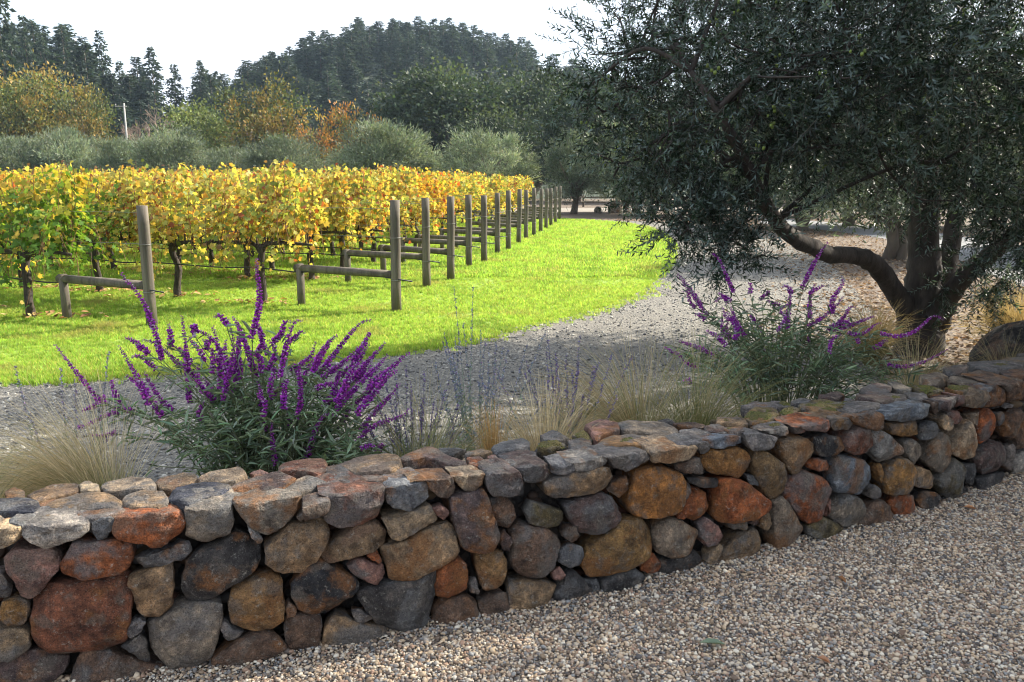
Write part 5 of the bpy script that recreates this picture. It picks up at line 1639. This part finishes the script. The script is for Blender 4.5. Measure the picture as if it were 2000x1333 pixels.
copy_tree(g0, (7.7, 5.9, 0), 4.1, None, 'olive tree of the grove past the right edge, between the wall end and the road')
copy_tree(g0, (5.9, -2.0, 0), 2.6, None, 'olive tree of the grove standing behind the viewer on the right')

# ------------------------------------------------------------------ background trees
def shaggy_crown(rx, rz, nclump, per, leafL, leafW, col, up=0.6, cz=None, flat=1.0, spiky=False, topcol=None):
    """crown of leaf clumps round (0,0,cz)"""
    g = Geo()
    cz = rz * 1.15 if cz is None else cz
    dirs = norm(R.normal(size=(nclump, 3)))
    rad = R.uniform(0.15, 1.0, nclump) ** 0.45
    C0 = dirs * rad[:, None] * np.array([rx, rx, rz]) * R.uniform(0.82, 1.08, (nclump, 1))
    for c, dr in zip(C0, dirs):
        n = int(per * R.uniform(0.6, 1.3))
        cr = R.uniform(0.16, 0.42) * min(rx, rz)
        o = R.normal(size=(n, 3)) * cr * 0.55 * np.array([1, 1, 0.75])
        p = c + o + np.array([0, 0, cz])
        d = norm(norm(o + 1e-6) * 0.6 + dr * 0.5 + np.array([0, 0, up]) + R.normal(size=(n, 3)) * (0.35 if spiky else 0.6))
        k = R.uniform(0.72, 1.25)
        cc = jitter_col(np.asarray(col[R.integers(0, len(col))]) * k, n, 0.2, 0.05)
        L = leafL * R.uniform(0.6, 1.3, n)
        leaves(g, p, d, L, leafW * R.uniform(0.7, 1.3, n), cc, KITE_V, KITE_F)
    return g
def tree_wood(h, r, nlimb, spread, seed, multi=1, thin=1.0):
    g = Geo(); rr = np.random.default_rng(seed)
    for m in range(multi):
        b = np.array([rr.normal() * 0.12 * (multi > 1), rr.normal() * 0.12 * (multi > 1), -0.1])
        lean = np.array([rr.normal() * 0.18, rr.normal() * 0.18, 1.0]) * h * (0.55 if multi == 1 else 0.45)
        limb(g, [(*b, r), (*(b + lean * 0.4 + rr.normal(size=3) * 0.03 * h), r * 0.8), (*(b + lean), r * 0.6)], seed + m, 12, 0.05, 8)
        for k in range(nlimb):
            a = rr.uniform(0, 6.283); s = b + lean * rr.uniform(0.5, 1.0)
            e = s + np.array([math.cos(a) * spread * rr.uniform(0.5, 1), math.sin(a) * spread * rr.uniform(0.5, 1), h * rr.uniform(0.2, 0.45)])
            limb(g, [(*s, r * 0.42 * thin), (*((s + e) / 2 + rr.normal(size=3) * 0.04 * h), r * 0.28 * thin), (*e, r * 0.1 * thin)], seed + 31 * k, 10, 0.05, 6)
    return g
def proto(crowns, woods, mat):
    P = []
    for c, w in zip(crowns, woods):
        cm = c.mesh('crown'); cm.materials.append(mat)
        wm = w.mesh('trunk', True); wm.materials.append(M_BARK)
        P.append((cm, wm))
    return P
def put_tree(P, name, loc, label, cat, group, scale, rz=None):
    t = thing(name, loc, label, cat, group, R.uniform(0, 6.28) if rz is None else rz, scale)
    if P[0] is not None: add('crown', P[0], None, t)
    add('trunk', P[1], None, t)
    return t
# unit sizes: every prototype is about 1 m wide per unit scale as listed
OLIVE_C = [(0.165, 0.205, 0.145), (0.21, 0.25, 0.18), (0.115, 0.15, 0.105)]
P_OLIVE = proto([shaggy_crown(2.4, 1.9, 75, 230, 0.27, 0.045, OLIVE_C, 0.55, 2.55) for _ in range(4)],
                [tree_wood(4.2, 0.16, 5, 1.5, 200 + i, 3) for i in range(4)], M_LEAF_FAR)
P_OAK = proto([shaggy_crown(5.0, 4.4, 130, 130, 0.34, 0.22, [(0.042, 0.062, 0.033), (0.055, 0.075, 0.038), (0.032, 0.05, 0.03)], 0.2, 6.4) for _ in range(3)],
              [tree_wood(9.0, 0.35, 6, 3.5, 300 + i) for i in range(3)], M_LEAF_FAR)
AUT = [(0.215, 0.19, 0.05), (0.16, 0.175, 0.05), (0.10, 0.13, 0.045), (0.25, 0.18, 0.05), (0.085, 0.105, 0.04)]
P_AUT = proto([shaggy_crown(4.0, 4.0, 80, 90, 0.30, 0.20, AUT, 0.1, 5.6) for _ in range(3)],
              [tree_wood(9.0, 0.22, 9, 3.2, 400 + i) for i in range(3)], M_LEAF_FAR)
P_RUST = proto([shaggy_crown(3.4, 2.8, 40, 60, 0.28, 0.18, [(0.36, 0.17, 0.04), (0.26, 0.19, 0.05), (0.15, 0.15, 0.05), (0.33, 0.24, 0.06)], 0.1, 4.4) for _ in range(2)],
               [tree_wood(7.5, 0.26, 9, 3.2, 450 + i) for i in range(2)], M_LEAF_FAR)
P_LIME = proto([shaggy_crown(3.4, 3.4, 80, 100, 0.28, 0.18, [(0.16, 0.20, 0.07), (0.20, 0.24, 0.08), (0.12, 0.16, 0.06)], 0.2, 4.6)],
               [tree_wood(7.0, 0.2, 6, 2.5, 470)], M_LEAF_FAR)
def bare_wood(h, seed):
    g = Geo(); rr = np.random.default_rng(seed)
    def rec(p, d, L, r, lv):
        e = p + d * L
        mid = (p + e) / 2 + rr.normal(size=3) * L * 0.06
        g.add(*tube([p, mid, e], np.array([r, r * 0.85, r * 0.65]), 4 if lv > 1 else 6, False))
        if lv >= 5: return
        for k in range(3 if lv < 4 else 4):
            nd = norm(d + rr.normal(size=3) * 0.52 + np.array([0, 0, 0.12]))
            rec(e - d * L * rr.uniform(0, 0.4), nd, L * rr.uniform(0.6, 0.82), r * 0.58, lv + 1)
    rec(np.array([0, 0, -0.1]), np.array([0, 0, 1.0]), h * 0.30, h * 0.022, 0)
    return g
P_BARE = []
M_TWIG = plain('bare_twig', (0.30, 0.22, 0.17), 0.9, 3.0, (0.20, 0.14, 0.11))
for i in range(2):
    m_ = bare_wood(8.0, 520 + i).mesh('trunk'); m_.materials.append(M_TWIG); P_BARE.append((None, m_))

def conifer(h, w, seed):
    g = Geo(); wd = Geo(); rr = np.random.default_rng(seed)
    wd.add(*tube([(0, 0, -0.5), (0.05, 0, h * 0.5), (0, 0, h)], np.array([h * 0.016, h * 0.010, 0.02]), 6))
    nl = 26
    for l in range(nl):
        f = (l + 0.3) / nl
        z = h * (0.10 + 0.90 * f)
        R0 = w * (1 - f) ** 0.7 * rr.uniform(0.7, 1.15) + 0.15
        nb = int(6 + 5 * (1 - f))
        for b in range(nb):
            a = rr.uniform(0, 6.283); rl = R0 * rr.uniform(0.55, 1.15)
            if rr.uniform() < 0.12: continue
            dirh = np.array([math.cos(a), math.sin(a), 0.0])
            k = rr.uniform(0.7, 1.3)
            n = max(7, int(rl * 9))
            u = rr.uniform(0.15, 1, n)
            p = dirh * (u * rl)[:, None] + np.stack([np.zeros(n), np.zeros(n), z + u * rl * 0.12 - (u ** 2) * rl * 0.32], -1) + rr.normal(size=(n, 3)) * 0.14
            side = rr.normal(size=(n, 3)) * np.array([1, 1, 0.25])
            d = norm(dirh * 0.8 + side * 0.8 + np.array([0, 0, -0.25]))
            leaves(g, p, d, rr.uniform(0.4, 0.85, n), rr.uniform(0.2, 0.36, n), jitter_col(np.array((0.040, 0.060, 0.046)) * k, n, 0.2, 0.06), KITE_V, KITE_F)
    return g, wd
cw = [conifer(15.0, R.uniform(3.6, 5.0), 600 + i) for i in range(6)]
P_CON = proto([c[0] for c in cw], [c[1] for c in cw], M_LEAF_FAR)

F_, H_ = 1600.0, 1.7
PITCH = math.atan(313.5 / 1600.0)
def top_z(py, Y):           # height whose picture row is py at distance Y (survey of tree tops)
    b = -(py - 666.5) / F_
    dy, dz = math.cos(PITCH) + b * math.sin(PITCH), -math.sin(PITCH) + b * math.cos(PITCH)
    return H_ + dz * Y / dy
def west(px, Y, py=250.0):
    b = -(py - 666.5) / F_
    return (px - 1000.0) / F_ * Y / (math.cos(PITCH) + b * math.sin(PITCH))

def survey(px, py, wpx, Y): 
    pm = (py + 300.0) / 2
    z0 = float(hill_z(west(px, Y, pm), Y))
    return (west(px, Y, pm), Y, z0), top_z(py, Y) - z0, wpx * Y / F_

# olive hedge trees behind the vineyard
for k, (px, py, w, Y, lab) in enumerate([
    (25, 250, 150, 57, 'leftmost grey-green olive tree beyond the vineyard'), (130, 246, 150, 58, 'second grey-green olive from the left beyond the vineyard'),
    (240, 258, 130, 57, 'low grey-green olive beyond the vineyard, beneath the utility pole'), (335, 240, 170, 55, 'broad grey-green olive beyond the vineyard, right of the utility pole'),
    (440, 275, 130, 54, 'low olive between two broader ones beyond the vineyard'), (550, 262, 190, 52, 'low wide silvery olive beyond the middle of the vineyard'),
    (742, 222, 205, 47, 'tall feathery silver olive beyond the right part of the vineyard'), (850, 285, 110, 47, 'small olive squeezed between the two feathery silver olives'),
    (958, 238, 185, 44, 'silver olive with yellowish drooping shoots near the last vine row'), (1120, 250, 140, 43, 'olive just right of the last vine posts'), (1230, 235, 160, 45, 'shaded olive beside the lane, left of the big olive crown')]):
    loc, h, wd = survey(px, py, w, Y)
    P = P_OLIVE[k % 4]
    put_tree(P, 'olive_tree', loc, lab, 'olive tree', None, (wd / 5.3, wd / 5.3, h / 4.9))
# olives behind the big tree on the right
for k, (x, y, h, w, lab) in enumerate([
    (8.4, 18.2, 4.4, 5.0, 'small multi-stemmed olive by the road behind the big olive trunk'), (10.2, 28.6, 4.8, 5.8, 'olive beyond the drive seen under the big olive branch'),
    (12.9, 31.5, 5.0, 6.0, 'farther olive beyond the drive on the near side of the road'), (15.2, 20.0, 5.2, 6.0, 'olive across the road at the right edge'),
    (17.0, 30.0, 5.5, 7.0, 'olive across the road behind the big trunk'), (6.0, 41.0, 5.2, 5.5, 'dark olive by the end of the lawn, trunk showing'), (10.0, 41.5, 5.4, 5.6, 'dark olive right of the one at the lawn end'),
    (14.5, 40.0, 5.4, 6.0, 'olive at the far end of the road'), (22.0, 27.0, 5.5, 7.0, 'rightmost olive far across the road'), (12.5, 13.5, 4.4, 4.4, 'olive just outside the right edge beside the road')]):
    put_tree(P_OLIVE[(k + 1) % 4], 'olive_tree', (x, y, 0), lab, 'olive tree', None, (w / 5.3, w / 5.3, h / 4.9))
for k, (px, py, w, Y, lab) in enumerate([
    (880, 125, 270, 72, 'largest dark rounded oak below the wooded hill'), (1035, 140, 230, 78, 'dark oak right of the largest one, below the hill'), (780, 190, 150, 76, 'smaller dark oak left of the largest oak'),
    (985, 215, 170, 64, 'nearer dark oak between the two big oaks'), (1130, 165, 190, 70, 'dark oak partly behind the big olive crown'), (1240, 180, 220, 66, 'dark oak behind the left part of the big olive crown'),
    (1400, 200, 260, 66, 'dark oak glimpsed through the big olive crown'), (1600, 190, 300, 62, 'dark oak behind the middle of the big olive crown'), (1850, 180, 320, 60, 'dark oak behind the right part of the big olive crown'), (2080, 190, 300, 60, 'dark oak at the right edge behind the big olive')]):
    loc, h, wd = survey(px, py, w, Y)
    put_tree(P_OAK[k % 3], 'oak_tree', loc, lab, 'oak tree', None, (wd / 10.4, wd / 10.4, h / 10.9))
for k, (P, nm, px, py, w, Y, lab) in enumerate([
    (P_AUT[0], 'autumn_tree', 20, 150, 150, 74, 'yellow-green autumn tree at the left edge'), (P_AUT[1], 'autumn_tree', 100, 130, 150, 78, 'golden autumn tree second from the left edge'),
    (P_AUT[2], 'autumn_tree', 165, 175, 110, 74, 'small orange-topped autumn tree left of the utility pole'), (P_LIME[0], 'leafy_tree', 385, 190, 150, 72, 'pale green leafy tree above the olive row, mid left'),
    (P_AUT[2], 'autumn_tree', 512, 150, 165, 70, 'golden tree with dark forked limbs left of the wooded hill'), (P_RUST[0], 'autumn_tree', 690, 195, 130, 68, 'rusty-leaved tree just left of the big dark oak'),
    (P_RUST[1], 'autumn_tree', 615, 215, 100, 66, 'orange half-bare tree behind the silver olive'), (P_BARE[0], 'bare_tree', 330, 150, 150, 84, 'bare brown twiggy tree left of the pale green tree'),
    (P_BARE[1], 'bare_tree', 275, 185, 110, 80, 'low bare twiggy tree behind the utility pole'), (P_BARE[0], 'bare_tree', 455, 170, 120, 82, 'bare twiggy tree between pale green and golden trees'),
    (P_BARE[1], 'bare_tree', 615, 190, 90, 70, 'grey bare tree above the orange one'), (P_AUT[0], 'autumn_tree', -60, 120, 180, 76, 'autumn tree outside the left edge'), (P_BARE[0], 'bare_tree', 60, 140, 140, 82, 'bare branches above the golden tree on the left')]):
    loc, h, wd = survey(px, py, w, Y)
    ref = {'autumn_tree': (8.0, 9.8), 'leafy_tree': (7.0, 8.2), 'bare_tree': (6.0, 7.6)}[nm]
    if P in P_RUST: ref = (7.0, 7.4)
    put_tree(P, nm, loc, lab, 'tree', None, (wd / ref[0], wd / ref[0], h / ref[1]))
# conifers
for k, (px, py, w, Y, lab) in enumerate([
    (5, -60, 110, 92, 'tallest dark conifer at the upper left edge'), (58, 28, 60, 98, 'slim conifer second from the left edge'), (95, 70, 60, 104, 'conifer between two taller ones on the left slope'), (132, 60, 70, 106, 'pointed conifer on the left slope, third tall one'),
    (170, 95, 60, 110, 'shorter conifer on the left slope'), (204, 58, 62, 112, 'isolated spindly conifer against the sky, left of centre'), (240, 120, 60, 115, 'small conifer right of the spindly one'), (302, 90, 70, 112, 'bushy conifer standing alone against the sky, mid left'),
    (345, 125, 55, 118, 'short conifer right of the lone bushy one'), (394, 116, 50, 120, 'small pointed conifer in the dip between the hills'), (425, 138, 45, 126, 'smallest pointed conifer in the dip'), (30, 40, 80, 100, 'conifer behind the tallest one at the upper left')]):
    loc, h, wd = survey(px, py, w, Y)
    put_tree(P_CON[k % 6], 'conifer', loc, lab, 'conifer', None, (wd / 7.0, wd / 7.0, h / 15.0))
for k in range(72):
    px, Y = R.uniform(-60, 300), R.uniform(94, 126)
    x = west(px, Y); z = float(hill_z(x, Y)); s = R.uniform(0.62, 0.86) if px < 190 else R.uniform(0.45, 0.62)
    put_tree(P_CON[k % 6], 'conifer', (x, Y, z), 'conifer in the crowd on the left-hand slope', 'conifer', 'conifers crowding the left slope', (s * 1.25, s * 1.25, s))
cnt = 0
while cnt < 295:
    px = R.uniform(395, 1260); Y = 104 + 90 * R.uniform(0, 1) ** 0.8
    x = west(px, Y); z = float(hill_z(x, Y))
    if z < 2.0 and R.uniform() < 0.6: continue
    s = R.uniform(0.36, 0.58)
    put_tree(P_CON[cnt % 6], 'conifer', (x, Y, z - 0.2), 'dark conifer in the forest covering the hill behind the vineyard', 'conifer', 'conifers on the wooded hill', (s * R.uniform(1.4, 2.0), s * 1.6, s))
    cnt += 1

# ------------------------------------------------------------------ utility pole, lane fence, rocks
pl = thing('utility_pole', (west(246, 66), 66, 0), 'thin pale utility pole standing above the olives on the left', 'pole')
hp = top_z(202, 66)
g = Geo(); g.add(*tube([(0, 0, -0.2), (0, 0, hp * .5), (0, 0, hp)], np.array([0.08, 0.075, 0.065]), 8))
M_POLE = plain('pale_pole', (0.42, 0.40, 0.37), 0.8)
add('pole', g.mesh('pole', True), M_POLE, pl)
g = Geo(); g.add(*tube([(-0.7, 0, hp - 0.25), (0, 0, hp - 0.22), (0.2, 0, hp - 0.24)], 0.035, 6)); arm = add('crossarm', g.mesh('crossarm'), M_POLE, pl)
g = Geo(); g.add(*tube([(-0.65, 0, hp - 0.2), (-0.65, 0, hp - 0.05)], 0.035, 6)); add('insulator', g.mesh('insulator'), M_POLE, arm)
fe = thing('rail_fence', (2.5, 54.5, 0), 'low weathered rail fence along the lane in the distance', 'fence')
for k in range(8):
    g = Geo(); g.add(*tube([(0, 0, -0.1), (0, 0, 0.75)], 0.07, 7)); o = add('post', g.mesh('post', True), M_POST, fe); o.location = (k * 2.2, 0.15 * k, 0)
for k in range(7):
    for z in (0.32, 0.62):
        g = Geo(); g.add(*tube([(0, 0, z), (2.2, 0.15, z)], 0.05, 6)); o = add('rail', g.mesh('rail', True), M_POST, fe); o.location = (k * 2.2, 0.15 * k - 0.1, 0)
for i, (x, y, s, lab) in enumerate([(5.45, 44.0, 0.42, 'pale upright rock beside the lane at the lawn end'), (4.6, 44.3, 0.22, 'small pale rock left of the upright one'), (7.4, 43.5, 0.3, 'low pale rock right of the upright one by the lane')]):
    v = IV2 * np.array([1, 0.8, 1.1]) * s * R.uniform(0.8, 1.15, (len(IV2), 1))
    o = add('rock', mesh_np('rock', v, IF2, smooth=False), M_STONE, None, (x, y, s * 0.6), label=lab, cat='rock'); o.color = (0.45, 0.40, 0.34, 1)

# ------------------------------------------------------------------ air
hb = np.array([(x, y, z) for z in (-1.2, 62.0) for x, y in ((-345, -55), (345, -55), (345, 415), (-345, 415))], float)
hfq = np.array([(0, 3, 2, 1), (4, 5, 6, 7), (0, 1, 5, 4), (1, 2, 6, 5), (2, 3, 7, 6), (3, 0, 4, 7)])
m, nt, out = mat_new('haze_air')
pv = nt.nodes.new('ShaderNodeVolumePrincipled')
pv.inputs['Color'].default_value = (0.62, 0.80, 1.0, 1)
pv.inputs['Density'].default_value = 0.00028
pv.inputs['Anisotropy'].default_value = 0.3
nt.links.new(pv.outputs['Volume'], out.inputs['Volume'])
add('haze', mesh_np('haze', hb, hfq), m, kind='stuff', label='thin blue haze between the vineyard and the hill', cat='haze')
